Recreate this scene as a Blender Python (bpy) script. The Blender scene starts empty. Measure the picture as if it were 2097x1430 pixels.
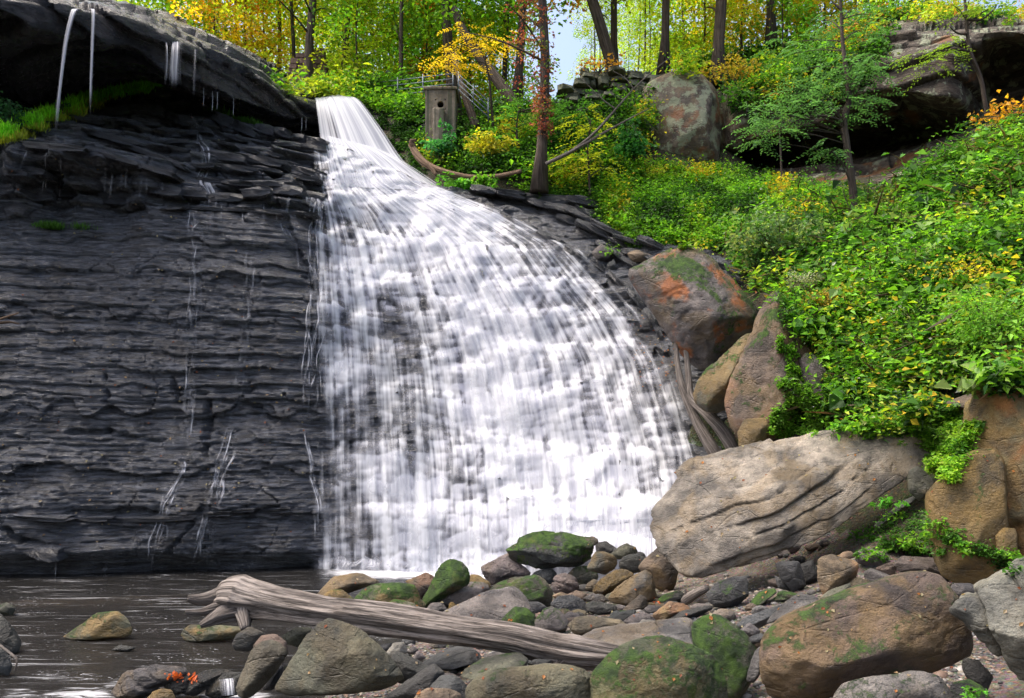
import bpy, bmesh, math, random
import numpy as np
from mathutils import Vector, Matrix
R = math.radians
SC = bpy.context.scene
COL = SC.collection
# ------------------------------------------------------------------ camera, world, sun, exposure
F_PX, CX, HOR, ZC, W_PX = 1800.0, 1048.5, 945.0, 2.4, 2097.0
cam = bpy.data.cameras.new('camera'); cam_o = bpy.data.objects.new('camera', cam); COL.objects.link(cam_o)
cam_o.location = (0, 0, ZC); cam_o.rotation_euler = (R(90), 0, 0)
cam.sensor_width = 36.0; cam.lens = 36.0 * F_PX / W_PX; cam.shift_y = (HOR - 715.0) / W_PX
cam.clip_start = 0.05; cam.clip_end = 900
SC.camera = cam_o
SUN_EL, SUN_AZ = 64.0, 262.0          # azimuth clockwise from +Y (camera looks along +Y)
wld = bpy.data.worlds.new('World'); SC.world = wld; wld.use_nodes = True
wn = wld.node_tree.nodes; wn.clear()
sky = wn.new('ShaderNodeTexSky'); sky.sky_type = 'NISHITA'; sky.sun_disc = False
sky.sun_elevation = R(SUN_EL); sky.sun_rotation = R(SUN_AZ); sky.air_density = 1.0; sky.dust_density = 7.0; sky.ozone_density = 1.0
bg = wn.new('ShaderNodeBackground'); bg.inputs['Strength'].default_value = 0.15
wo = wn.new('ShaderNodeOutputWorld')
wld.node_tree.links.new(sky.outputs[0], bg.inputs[0]); wld.node_tree.links.new(bg.outputs[0], wo.inputs[0])
sl = bpy.data.lights.new('sun', 'SUN'); sl.energy = 1.2; sl.angle = R(30); sl.color = (1.0, 0.95, 0.88)
so = bpy.data.objects.new('sun', sl); COL.objects.link(so)
_d = Vector((math.sin(R(SUN_AZ)) * math.cos(R(SUN_EL)), math.cos(R(SUN_AZ)) * math.cos(R(SUN_EL)), math.sin(R(SUN_EL))))
so.rotation_euler = _d.to_track_quat('Z', 'Y').to_euler(); so.location = (0, 0, 40)
SC.view_settings.view_transform = 'Standard'; SC.view_settings.look = 'None'
SC.view_settings.exposure = 1.42; SC.view_settings.gamma = 1.0
SC.view_settings.use_curve_mapping = False
SC.cycles.transparent_max_bounces = 14; SC.cycles.max_bounces = 8

rng = np.random.default_rng(7)
random.seed(7)
# ------------------------------------------------------------------ maths helpers
def P(px, py, Y):
    px = np.asarray(px, float); py = np.asarray(py, float); Y = np.asarray(Y, float)
    return np.stack(np.broadcast_arrays((px - CX) * Y / F_PX, Y, ZC - (py - HOR) * Y / F_PX), -1)
def V(px, py, Y): return Vector(P(px, py, Y))
def sst(a, b, x):
    t = np.clip((np.asarray(x, float) - a) / (b - a), 0, 1); return t * t * (3 - 2 * t)
def _hash(i, j, k, s):
    h = (i.astype(np.int64) * 374761393 + j.astype(np.int64) * 668265263 + k.astype(np.int64) * 2147483647 + s * 974634777) & 0xffffffff
    h = ((h ^ (h >> 13)) * 1274126177) & 0xffffffff
    h = ((h ^ (h >> 15)) * 2246822519) & 0xffffffff
    return ((h ^ (h >> 16)) & 0xffffff) / float(0xffffff)
def vn(x, y, z=0.0, s=0):
    x, y, z = np.broadcast_arrays(np.asarray(x, float), np.asarray(y, float), np.asarray(z, float))
    i, j, k = np.floor(x), np.floor(y), np.floor(z)
    f, g, h = x - i, y - j, z - k
    f = f * f * (3 - 2 * f); g = g * g * (3 - 2 * g); h = h * h * (3 - 2 * h)
    r = 0
    for a in (0, 1):
        for b in (0, 1):
            for c in (0, 1):
                w = (f if a else 1 - f) * (g if b else 1 - g) * (h if c else 1 - h)
                r = r + w * _hash(i + a, j + b, k + c, s)
    return r * 2 - 1
def fbm(x, y, z=0.0, o=4, s=0, g=0.5):
    r = 0; a = 1.0; t = 0
    for n in range(o):
        r = r + a * vn(np.asarray(x) * 2 ** n + 3.1 * n, np.asarray(y) * 2 ** n, np.asarray(z) * 2 ** n + 1.7 * n, s + n); t += a; a *= g
    return r / t
def h1(i, s=0): return _hash(np.asarray(i, float), np.zeros_like(np.asarray(i, float)), np.zeros_like(np.asarray(i, float)), s)
def h2(i, j, s=0): return _hash(np.asarray(i, float), np.asarray(j, float), np.zeros_like(np.asarray(j, float)), s)
class RBF:                                  # linear-kernel interpolation of scattered values
    def __init__(self, pts, val, sm=1e-6):
        self.p = np.asarray(pts, float); v = np.asarray(val, float); n, d = self.p.shape
        K = np.linalg.norm(self.p[:, None] - self.p[None], axis=-1); K -= np.eye(n) * sm
        A = np.zeros((n + 1, n + 1)); A[:n, :n] = K; A[:n, n] = 1; A[n, :n] = 1
        self.w = np.linalg.solve(A, np.concatenate([v, [0]]))
    def __call__(self, *q):
        q = np.stack(np.broadcast_arrays(*[np.asarray(a, float) for a in q]), -1); sh = q.shape[:-1]; q = q.reshape(-1, q.shape[-1])
        out = np.empty(len(q))
        for a in range(0, len(q), 40000):
            b = q[a:a + 40000]
            out[a:a + 40000] = np.linalg.norm(b[:, None] - self.p[None], axis=-1) @ self.w[:-1] + self.w[-1]
        return out.reshape(sh)
def blur(a, s, ax):
    n = max(1, int(3 * s)); k = np.exp(-0.5 * (np.arange(-n, n + 1) / s) ** 2); k /= k.sum()
    pad = [(0, 0)] * a.ndim; pad[ax] = (n, n); b = np.pad(a, pad, mode='edge'); r = 0
    for i, w in enumerate(k):
        sl_ = [slice(None)] * a.ndim; sl_[ax] = slice(i, i + a.shape[ax]); r = r + w * b[tuple(sl_)]
    return r
# ------------------------------------------------------------------ mesh helpers
def mesh_np(name, verts, faces, smooth=True, attrs=None, mats=None):
    """faces: (n,k) int array. attrs: {name: (n,) floats or (n,4) colours} per vertex."""
    me = bpy.data.meshes.new(name); verts = np.ascontiguousarray(verts, np.float32); faces = np.ascontiguousarray(faces, np.int32)
    nf, k = faces.shape
    me.vertices.add(len(verts)); me.vertices.foreach_set('co', verts.ravel())
    me.loops.add(nf * k); me.loops.foreach_set('vertex_index', faces.ravel())
    me.polygons.add(nf); me.polygons.foreach_set('loop_start', np.arange(0, nf * k, k, dtype=np.int32))
    me.polygons.foreach_set('use_smooth', np.full(nf, smooth))
    for an, av in (attrs or {}).items():
        av = np.asarray(av, np.float32)
        if av.ndim == 1:
            a = me.attributes.new(an, 'FLOAT', 'POINT'); a.data.foreach_set('value', av)
        elif av.shape[1] == 4:
            a = me.attributes.new(an, 'FLOAT_COLOR', 'POINT'); a.data.foreach_set('color', av.ravel())
        else:
            a = me.attributes.new(an, 'FLOAT_VECTOR', 'POINT'); a.data.foreach_set('vector', av.ravel())
    me.update(calc_edges=True); me.validate()
    if mats: me.materials.append(mats)
    return me
def grid_faces(nr, nc):
    i = np.arange(nr - 1)[:, None] * nc + np.arange(nc - 1)[None]
    return np.stack([i, i + 1, i + nc + 1, i + nc], -1).reshape(-1, 4)
def link(name, me, parent=None, loc=None, label=None, cat=None, group=None, kind=None):
    o = bpy.data.objects.new(name, me); COL.objects.link(o)
    if loc is not None: o.location = loc
    if parent is not None: o.parent = parent
    tag(o, label, cat, group, kind); return o
def tag(o, label=None, cat=None, group=None, kind=None):
    if label: o['label'] = label
    if cat: o['category'] = cat
    if group: o['group'] = group
    if kind: o['kind'] = kind
    return o
def tube_arrays(path, rad, n=8, ridge=0.0, seed=0, cap=True, rfreq=3.0):
    """tapered tube along a path (k,3) with radii (k,) -> verts, quads, uv-ish attribute"""
    path = np.asarray(path, float); rad = np.asarray(rad, float); k = len(path)
    T = np.gradient(path, axis=0); T /= np.linalg.norm(T, axis=1)[:, None] + 1e-9
    up = np.array([0.13, 0.31, 0.94]); N = np.cross(T, up); N /= np.linalg.norm(N, axis=1)[:, None] + 1e-9
    B = np.cross(T, N)
    th = np.linspace(0, 2 * np.pi, n, endpoint=False)
    L = np.concatenate([[0], np.cumsum(np.linalg.norm(np.diff(path, axis=0), axis=1))])
    rr = rad[:, None] * np.ones(n)[None]
    if ridge:
        rr = rr * (1 + ridge * (fbm(np.cos(th)[None] * rfreq + 5, np.sin(th)[None] * rfreq, L[:, None] / max(rad.max(), 1e-6) * 0.25, 3, seed) + 0.5 * vn(np.cos(th)[None] * rfreq * 3, np.sin(th)[None] * rfreq * 3, L[:, None] / max(rad.max(), 1e-6) * 0.2, seed + 9)))
    v = path[:, None] + rr[..., None] * (np.cos(th)[None, :, None] * N[:, None] + np.sin(th)[None, :, None] * B[:, None])
    v = v.reshape(-1, 3)
    i = np.arange(k - 1)[:, None] * n; j = np.arange(n)[None]
    f = np.stack([i + j, i + (j + 1) % n, i + n + (j + 1) % n, i + n + j], -1).reshape(-1, 4)
    uv = np.stack([np.broadcast_to(np.cos(th), (k, n)), np.broadcast_to(np.sin(th), (k, n)), np.broadcast_to(L[:, None], (k, n))], -1).reshape(-1, 3)
    if cap:
        v = np.concatenate([v, path[:1], path[-1:]]); a, b = len(v) - 2, len(v) - 1
        jj = np.arange(n)
        f = np.concatenate([f, np.stack([np.full(n, a), (jj + 1) % n, jj, jj], -1)[:, [0, 1, 2, 2]], np.stack([np.full(n, b), (k - 1) * n + jj, (k - 1) * n + (jj + 1) % n, (k - 1) * n + (jj + 1) % n], -1)])
        uv = np.concatenate([uv, [[0, 0, 0]], [[0, 0, L[-1]]]])
    return v, f, uv
def join(parts):
    vs, fs, us, n = [], [], [], 0
    for v, f, u in parts:
        vs.append(v); fs.append(f + n); us.append(u); n += len(v)
    return np.concatenate(vs), np.concatenate(fs), np.concatenate(us)
def fix_tri(f):
    """quads with a repeated last index stay as degenerate quads -> split into tris/quads safely"""
    deg = f[:, 2] == f[:, 3]
    q = f[~deg]; t = np.concatenate([f[deg][:, :3], q[:, [0, 1, 2]], q[:, [0, 2, 3]]])
    return t
def smooth_path(pts, n):
    pts = np.asarray(pts, float); k = len(pts)
    s = np.linspace(0, k - 1, n); i = np.clip(np.floor(s).astype(int), 0, k - 2); t = (s - i)[:, None]
    p = np.concatenate([2 * pts[:1] - pts[1:2], pts, 2 * pts[-1:] - pts[-2:-1]]); a, b, c, d = p[i], p[i + 1], p[i + 2], p[i + 3]
    return 0.5 * (2 * b + (c - a) * t + (2 * a - 5 * b + 4 * c - d) * t ** 2 + (3 * b - a - 3 * c + d) * t ** 3)
# ------------------------------------------------------------------ materials
class NT:
    def __init__(self, name):
        self.m = bpy.data.materials.new(name); self.m.use_nodes = True; self.t = self.m.node_tree; self.t.nodes.clear()
        self.out = self.t.nodes.new('ShaderNodeOutputMaterial')
    def n(self, typ, **kw):
        nd = self.t.nodes.new('ShaderNode' + typ)
        ins = kw.pop('ins', {})
        for k, v in kw.items(): setattr(nd, k, v)
        for k, v in ins.items(): self.set(nd.inputs[k], v)
        return nd
    def set(self, sock, v):
        if isinstance(v, bpy.types.NodeSocket): self.t.links.new(v, sock)
        elif isinstance(v, bpy.types.Node): self.t.links.new(v.outputs[0], sock)
        else:
            if isinstance(v, tuple) and len(v) == 3 and sock.type == 'RGBA': v = v + (1,)
            sock.default_value = v
    def math(self, op, a, b=0.0, c=0.0, clamp=False):
        nd = self.n('Math', operation=op, use_clamp=clamp); self.set(nd.inputs[0], a); self.set(nd.inputs[1], b); self.set(nd.inputs[2], c); return nd.outputs[0]
    def ramp(self, x, a, b, lo=0.0, hi=1.0):
        nd = self.n('MapRange', interpolation_type='SMOOTHSTEP'); nd.clamp = True
        for i, v in enumerate((x, a, b, lo, hi)): self.set(nd.inputs[i], v)
        return nd.outputs[0]
    def noise(self, vec, scale, detail=4, rough=0.55, dist=0.0):
        nd = self.n('TexNoise'); self.set(nd.inputs['Vector'], vec); nd.inputs['Scale'].default_value = scale; nd.inputs['Detail'].default_value = detail
        nd.inputs['Roughness'].default_value = rough; nd.inputs['Distortion'].default_value = dist; return nd.outputs[0]
    def mix(self, f, a, b, mode='MIX'):
        nd = self.n('Mix', data_type='RGBA', blend_type=mode); self.set(nd.inputs[0], f); self.set(nd.inputs[6], a); self.set(nd.inputs[7], b); return nd.outputs[2]
    def attr(self, name, typ='GEOMETRY', out='Fac'):
        nd = self.n('Attribute', attribute_type=typ, attribute_name=name); return nd.outputs[out]
    def mapping(self, vec, scale=(1, 1, 1), loc=(0, 0, 0), rot=(0, 0, 0)):
        nd = self.n('Mapping'); self.set(nd.inputs[0], vec); nd.inputs['Scale'].default_value = scale; self.set(nd.inputs['Location'], loc); nd.inputs['Rotation'].default_value = rot; return nd.outputs[0]
    def bump(self, h, st=0.5, d=0.02, nrm=None):
        nd = self.n('Bump'); nd.inputs['Strength'].default_value = st; nd.inputs['Distance'].default_value = d; self.set(nd.inputs['Height'], h)
        if nrm is not None: self.set(nd.inputs['Normal'], nrm)
        return nd.outputs[0]
    def bsdf(self, col, rough=0.6, spec=0.5, nrm=None, **kw):
        nd = self.n('BsdfPrincipled'); self.set(nd.inputs['Base Color'], col); self.set(nd.inputs['Roughness'], rough); self.set(nd.inputs['Specular IOR Level'], spec)
        if nrm is not None: self.set(nd.inputs['Normal'], nrm)
        for k, v in kw.items(): self.set(nd.inputs[k], v)
        return nd.outputs[0]
    def done(self, sh, disp=None):
        self.set(self.out.inputs['Surface'], sh); return self.m
def mat_boulder():
    t = NT('boulder_stone')
    oi = t.n('ObjectInfo'); tc = t.n('TexCoord')
    off = t.math('MULTIPLY', oi.outputs['Random'], 37.0)
    cmb = t.n('CombineXYZ'); t.set(cmb.inputs[0], off); t.set(cmb.inputs[1], off); t.set(cmb.inputs[2], off)
    va = t.n('VectorMath', operation='ADD'); t.set(va.inputs[0], tc.outputs['Object']); t.set(va.inputs[1], cmb)
    p = va.outputs[0]
    geo = t.n('NewGeometry'); nz = t.n('SeparateXYZ'); t.set(nz.inputs[0], geo.outputs['Normal'])
    base = oi.outputs['Color']
    n1 = t.noise(p, 2.2, 6, 0.6); n2 = t.noise(p, 9.0, 5, 0.65); n3 = t.noise(p, 60.0, 4, 0.7); n4 = t.noise(t.mapping(p, (1, 1, 4.0)), 3.5, 5, 0.6, 0.8)
    c = t.mix(t.ramp(n1, 0.35, 0.68), t.mix(1.0, base, (0.36, 0.36, 0.37), 'MULTIPLY'), t.mix(1.0, base, (1.5, 1.47, 1.42), 'MULTIPLY'))
    c = t.mix(t.ramp(n2, 0.45, 0.75, 0, 0.55), c, t.mix(1.0, c, (0.55, 0.5, 0.46), 'MULTIPLY'))
    c = t.mix(t.ramp(n4, 0.52, 0.6, 0, 0.45), c, t.mix(1.0, c, (1.3, 1.28, 1.3), 'MULTIPLY'))
    c = t.mix(t.ramp(n3, 0.58, 0.64, 0, 0.55), c, t.mix(1.0, c, (1.8, 1.75, 1.68), 'MULTIPLY')); c = t.mix(t.ramp(t.noise(p, 38.0, 5, 0.7), 0.60, 0.66, 0, 0.6), c, t.mix(1.0, c, (0.35, 0.34, 0.33), 'MULTIPLY'))
    n5 = t.noise(p, 1.6, 5, 0.6, 0.4)
    och = t.math('MULTIPLY', t.ramp(n5, 0.44, 0.58), t.attr('ochre', 'OBJECT'))
    c = t.mix(och, c, t.mix(n2, (0.10, 0.055, 0.012), (0.30, 0.19, 0.05)))
    rust = t.math('MULTIPLY', t.ramp(t.noise(p, 1.1, 5, 0.6, 0.3), 0.5, 0.6), t.attr('rust', 'OBJECT'))
    c = t.mix(rust, c, t.mix(n2, (0.20, 0.05, 0.01), (0.42, 0.14, 0.03)))
    lich = t.math('MULTIPLY', t.ramp(t.noise(p, 3.1, 6, 0.7), 0.48, 0.56), t.attr('lichen', 'OBJECT'))
    c = t.mix(lich, c, t.mix(n2, (0.16, 0.19, 0.11), (0.34, 0.38, 0.25)))
    mo = t.attr('moss', 'OBJECT')
    mn = t.math('ADD', t.noise(p, 1.9, 7, 0.68, 0.3), t.math('MULTIPLY', nz.outputs[2], 0.10))
    mk = t.math('SUBTRACT', 0.84, t.math('MULTIPLY', mo, 0.53))
    mn = t.math('ADD', mn, t.math('MULTIPLY', t.math('SUBTRACT', t.noise(p, 14.0, 8, 0.75), 0.5), 0.55))
    mm = t.ramp(t.math('SUBTRACT', mn, mk), 0.0, 0.10, 0.0, 0.95)
    mcol = t.mix(t.ramp(n2, 0.35, 0.65), (0.014, 0.042, 0.004), (0.070, 0.150, 0.010))
    mcol = t.mix(t.ramp(n1, 0.55, 0.7, 0, 0.7), mcol, (0.14, 0.15, 0.02))
    mcol = t.mix(t.ramp(n3, 0.4, 0.7, 0, 0.6), mcol, (0.02, 0.06, 0.006))
    c = t.mix(mm, c, mcol)
    wet = t.attr('wet', 'OBJECT')
    rg = t.math('SUBTRACT', t.ramp(n2, 0.3, 0.7, 0.55, 0.8), t.math('MULTIPLY', wet, 0.45))
    rg = t.math('MAXIMUM', rg, t.math('MULTIPLY', mm, 0.9))
    n6 = t.noise(t.mapping(p, (1, 1, 1.7), rot=(.3, .4, 0)), 20.0, 7, 0.72)
    hh = t.math('ADD', t.math('MULTIPLY', n6, 1.0), t.math('MULTIPLY', n3, 0.45)); hh = t.math('ADD', hh, t.math('ADD', n2, t.math('MULTIPLY', mm, t.noise(p, 120.0, 3, 0.7))))
    cr = t.n('TexVoronoi', feature='DISTANCE_TO_EDGE'); t.set(cr.inputs['Vector'], t.mapping(p, (0.8, 1.0, 2.2), rot=(0.2, 0.45, 0.1))); cr.inputs['Scale'].default_value = 1.4
    crk = t.ramp(t.math('ADD', cr.outputs[0], t.math('MULTIPLY', n2, 0.12)), 0.05, 0.085)
    crk = t.math('MAXIMUM', crk, t.ramp(n1, 0.5, 0.56))
    hh = t.math('ADD', hh, t.math('MULTIPLY', crk, 0.5))
    nr = t.bump(hh, 1.0, 0.04)
    return t.done(t.bsdf(c, rg, 0.5, nr))
def mat_shale(name, dark=(0.010, 0.0105, 0.013), light=(0.20, 0.21, 0.24), brown=(0.055, 0.05, 0.048), rlo=0.12, rhi=0.42, stretch=4.0, bst=1.0, lich=0.0, spec=0.5):  # default light tone raised to paint wet sky glints into the colour
    t = NT(name); tc = t.n('TexCoord'); p = tc.outputs['Object']
    n1 = t.noise(p, 0.9, 5, 0.6); n2 = t.noise(t.mapping(p, (.7, .7, stretch)), 4.0, 6, 0.68); n3 = t.noise(t.mapping(p, (.8, .8, stretch * 0.7)), 18.0, 5, 0.7); n4 = t.noise(p, 90.0, 3, 0.6)
    c = t.mix(t.ramp(n2, 0.35, 0.68), dark + (1,), light + (1,))
    c = t.mix(t.ramp(n1, 0.52, 0.7, 0, 0.7), c, brown + (1,))
    c = t.mix(t.ramp(n3, 0.6, 0.75, 0, 0.5), c, t.mix(1.0, c, (2.2, 2.2, 2.3), 'MULTIPLY'))
    if lich:
        lm = t.ramp(t.noise(p, 2.3, 7, 0.72), 0.53, 0.58, 0, lich)
        c = t.mix(lm, c, t.mix(n3, (0.17, 0.19, 0.12), (0.36, 0.38, 0.26)))
        rm = t.ramp(t.noise(p, 0.8, 4, 0.6), 0.58, 0.66, 0, 0.8)
        c = t.mix(rm, c, t.mix(n2, (0.09, 0.035, 0.008), (0.26, 0.10, 0.02)))
    r = t.ramp(n2, 0.3, 0.7, rhi, rlo)
    n5 = t.noise(t.mapping(p, (.7, .7, stretch * 0.7)), 10.0, 8, 0.72)
    h = t.math('ADD', t.math('MULTIPLY', n3, 0.9), t.math('ADD', t.math('MULTIPLY', n5, 1.3), t.math('ADD', n2, t.math('MULTIPLY', n4, 0.3))))
    return t.done(t.bsdf(c, r, spec, t.bump(h, bst, 0.09)))
def mat_leaf(name='leaf_tissue'):
    t = NT(name); oi = t.n('ObjectInfo'); ca = t.attr('leafcol', out='Color')
    c = t.mix(1.0, ca, oi.outputs['Color'], 'MULTIPLY')
    d = t.bsdf(c, 0.55, 0.35)
    tr = t.n('BsdfTranslucent'); t.set(tr.inputs[0], t.mix(1.0, c, (1.25, 1.35, 0.6), 'MULTIPLY'))
    ms = t.n('MixShader'); ms.inputs[0].default_value = 0.5; t.set(ms.inputs[1], d); t.set(ms.inputs[2], tr)
    return t.done(ms.outputs[0])
def mat_bark(name, a, b, sc=1.0, bst=0.8):
    t = NT(name); uv = t.attr('grain', out='Vector'); oi = t.n('ObjectInfo')
    tc = t.n('TexCoord')
    n1 = t.noise(t.mapping(uv, (5 * sc, 5 * sc, 1.2)), 1.0, 6, 0.65); n2 = t.noise(tc.outputs['Object'], 3.0, 4)
    n3 = t.noise(t.mapping(uv, (16 * sc, 16 * sc, 2.5)), 1.0, 5, 0.6)
    c = t.mix(t.ramp(n1, 0.35, 0.65), a + (1,), b + (1,)); c = t.mix(t.ramp(n3, 0.5, 0.62, 0, 0.75), c, t.mix(1.0, c, (0.28, 0.26, 0.25), 'MULTIPLY'))
    c = t.mix(t.ramp(n2, 0.5, 0.7, 0, 0.5), c, t.mix(1.0, c, (0.55, 0.5, 0.45), 'MULTIPLY'))
    h = t.math('SUBTRACT', t.math('ADD', n1, n3), t.math('MULTIPLY', t.ramp(n3, 0.5, 0.62), 0.5))
    return t.done(t.bsdf(c, 0.8, 0.25, t.bump(h, bst, 0.03)))
def mat_plain(name, a, b, sc=6.0, rough=0.7, metal=0.0, bst=0.3, streak=None):
    t = NT(name); tc = t.n('TexCoord'); p = tc.outputs['Object']
    n1 = t.noise(p, sc, 6, 0.65); n2 = t.noise(p, sc * 6, 4, 0.6)
    c = t.mix(t.ramp(n1, 0.3, 0.7), a + (1,), b + (1,)); c = t.mix(t.ramp(n2, 0.5, 0.7, 0, 0.4), c, t.mix(1.0, c, (0.6, 0.57, 0.55), 'MULTIPLY'))
    if streak:
        s = t.ramp(t.noise(t.mapping(p, (7, 7, 0.35)), 1.0, 5, 0.6), 0.5, 0.62, 0, 0.85); c = t.mix(s, c, streak + (1,))
    return t.done(t.bsdf(c, rough, 0.4, t.bump(t.math('ADD', n1, n2), bst, 0.02), Metallic=metal))
def mat_water_fall(name, su=46.0, sv=0.9, kmax=0.96, edge=0.0):
    """silky white water: streaks along the flow (attribute flow = (u, v, density))"""
    t = NT(name); fl = t.attr('flow', out='Vector'); s = t.n('SeparateXYZ'); t.set(s.inputs[0], fl)
    def st(a, b, sd):
        c = t.n('CombineXYZ'); t.set(c.inputs[0], t.math('MULTIPLY', s.outputs[0], a)); t.set(c.inputs[1], t.math('MULTIPLY', s.outputs[1], b)); c.inputs[2].default_value = sd
        return c.outputs[0]
    a = t.noise(st(su, sv * .45, 0.0), 1.0, 3, 0.5, 0.1); b = t.noise(st(su * 3.4, sv * .7, 4.0), 1.0, 3, 0.55); c = t.noise(st(su * 0.3, sv * 0.5, 9.0), 1.0, 3, 0.5, 0.4)
    k = t.math('ADD', t.math('MULTIPLY', a, 0.68), t.math('ADD', t.math('MULTIPLY', b, 0.18), t.math('MULTIPLY', c, 0.24)))
    al = t.ramp(t.math('ADD', s.outputs[2], t.math('MULTIPLY', t.math('SUBTRACT', k, 0.56), 1.9)), 0.10, 0.95, 0.0, kmax)
    al = t.math('MULTIPLY', al, t.ramp(s.outputs[2], 0.02, 0.16))
    col = t.mix(t.ramp(k, 0.4, 0.7), (0.36, 0.37, 0.45, 1), (0.70, 0.71, 0.74, 1))  # lilac-grey end paints the shading between streaks into the water colour
    d = t.bsdf(col, 0.55, 0.3, t.bump(k, 0.1, 0.06))
    tl = t.n('BsdfTranslucent'); t.set(tl.inputs[0], col)
    m0 = t.n('MixShader'); m0.inputs[0].default_value = 0.25; t.set(m0.inputs[1], d); t.set(m0.inputs[2], tl)
    tr = t.n('BsdfTransparent'); m1 = t.n('MixShader'); t.set(m1.inputs[0], al); t.set(m1.inputs[1], tr); t.set(m1.inputs[2], m0)
    return t.done(m1.outputs[0])
def mat_pool():
    t = NT('pool_water'); tc = t.n('TexCoord'); p = tc.outputs['Object']; fo = t.attr('foam')
    n1 = t.noise(t.mapping(p, (1, 2.2, 1)), 1.6, 4, 0.5, 0.6); n2 = t.noise(t.mapping(p, (1.2, 4.5, 1), rot=(0, 0, 0.35)), 3.0, 6, 0.6, 1.2)
    n3 = t.noise(t.mapping(p, (1, 2.2, 1)), 16.0, 2, 0.5)
    n4 = t.noise(t.mapping(p, (1, 2.0, 1)), 0.9, 3, 0.5)
    sp = t.math('MULTIPLY', t.ramp(n3, 0.66, 0.72), t.ramp(n4, 0.46, 0.6))
    fm = t.ramp(t.math('ADD', fo, t.math('MULTIPLY', t.math('SUBTRACT', n2, 0.5), 1.1)), 0.45, 1.0)
    fm = t.math('MULTIPLY', fm, t.ramp(fo, 0.03, 0.3))
    fm = t.math('MAXIMUM', fm, t.math('MULTIPLY', sp, 0.75))
    c = t.mix(n1, (0.012, 0.012, 0.012, 1), (0.034, 0.032, 0.030, 1))
    stk = t.ramp(t.noise(t.mapping(p, (.55, 5.0, 1), rot=(0, 0, -.12)), 1.3, 6, 0.65, .8), 0.56, 0.72, 0, .38); fm = t.math('MAXIMUM', fm, stk)
    w = t.bsdf(c, 0.1, 0.5, t.bump(t.math('ADD', n1, t.math('MULTIPLY', n2, .5)), 0.5, 0.07), IOR=1.33)
    tr = t.n('BsdfTransparent'); tr.inputs[0].default_value = (0.42, 0.37, 0.29, 1)
    m0 = t.n('MixShader'); m0.inputs[0].default_value = 0.3; t.set(m0.inputs[1], w); t.set(m0.inputs[2], tr)
    f = t.bsdf((0.62, 0.63, 0.66, 1), 0.6, 0.3, t.bump(n2, 0.4, 0.05))
    m1 = t.n('MixShader'); t.set(m1.inputs[0], fm); t.set(m1.inputs[1], m0); t.set(m1.inputs[2], f)
    return t.done(m1.outputs[0])
def mat_soil(name, a, b, c):
    t = NT(name); p = t.n('TexCoord').outputs['Object']
    n1 = t.noise(p, 1.5, 6, 0.65); n2 = t.noise(p, 14.0, 6, 0.7); vo = t.n('TexVoronoi'); t.set(vo.inputs['Vector'], p); vo.inputs['Scale'].default_value = 26.0
    k = t.mix(t.ramp(n1, 0.4, 0.62), a + (1,), b + (1,)); k = t.mix(t.ramp(n2, 0.5, 0.7), k, c + (1,))
    k = t.mix(0.35, k, vo.outputs['Color'], 'SOFT_LIGHT')
    return t.done(t.bsdf(k, 0.85, 0.3, t.bump(t.math('ADD', n2, vo.outputs[0]), 0.8, 0.04)))
M = dict(
    boulder=mat_boulder(),
    shale=mat_shale('wet_shale', stretch=7.0, spec=1.0),
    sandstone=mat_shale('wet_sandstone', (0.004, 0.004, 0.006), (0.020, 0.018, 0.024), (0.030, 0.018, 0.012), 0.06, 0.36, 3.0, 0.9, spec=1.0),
    lichenstone=mat_shale('lichen_sandstone', (0.03, 0.022, 0.015), (0.11, 0.085, 0.06), (0.07, 0.04, 0.02), 0.6, 0.85, 2.0, 0.8, 0.9),
    leaf=mat_leaf(),
    bark=mat_bark('tree_bark', (0.055, 0.04, 0.03), (0.13, 0.10, 0.08)),
    drift=mat_bark('weathered_driftwood', (0.085, 0.072, 0.064), (0.27, 0.235, 0.21), 0.62, 1.0),
    deadwood=mat_bark('brown_deadwood', (0.12, 0.075, 0.045), (0.30, 0.20, 0.13)),
    fall=mat_water_fall('silky_water'), plunge=mat_water_fall('plunging_water', 26.0, 0.35, 0.99),
    trickle=mat_water_fall('thin_water', 17.0, 1.2, 0.85),
    pool=mat_pool(),
    gravel=mat_soil('stream_gravel', (0.05, 0.042, 0.034), (0.12, 0.10, 0.08), (0.16, 0.13, 0.11)),
    soil=mat_soil('leafy_soil', (0.022, 0.018, 0.010), (0.03, 0.045, 0.012), (0.07, 0.05, 0.02)),
    concrete=mat_plain('stained_concrete', (0.10, 0.085, 0.062), (0.24, 0.205, 0.155), 3.0, 0.85, 0, 0.5, (0.05, 0.06, 0.035)),
    masonry=mat_plain('brown_masonry', (0.10, 0.06, 0.045), (0.20, 0.13, 0.10), 4.0, 0.9, 0, 0.6),
    wallstone=mat_plain('mossy_wall_stone', (0.05, 0.055, 0.035), (0.17, 0.17, 0.12), 3.0, 0.85, 0, 0.6),
    steel=mat_plain('galvanised_steel', (0.07, 0.09, 0.12), (0.16, 0.19, 0.23), 8.0, 0.45, 0.6, 0.1),
    black=mat_plain('painted_hole_shade', (0.004, 0.004, 0.004), (0.008, 0.007, 0.006), 8.0, 0.9),  # near-black, paints the shade inside the pillar hole
    fallen=mat_leaf('fallen_leaf_tissue'),
)
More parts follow.
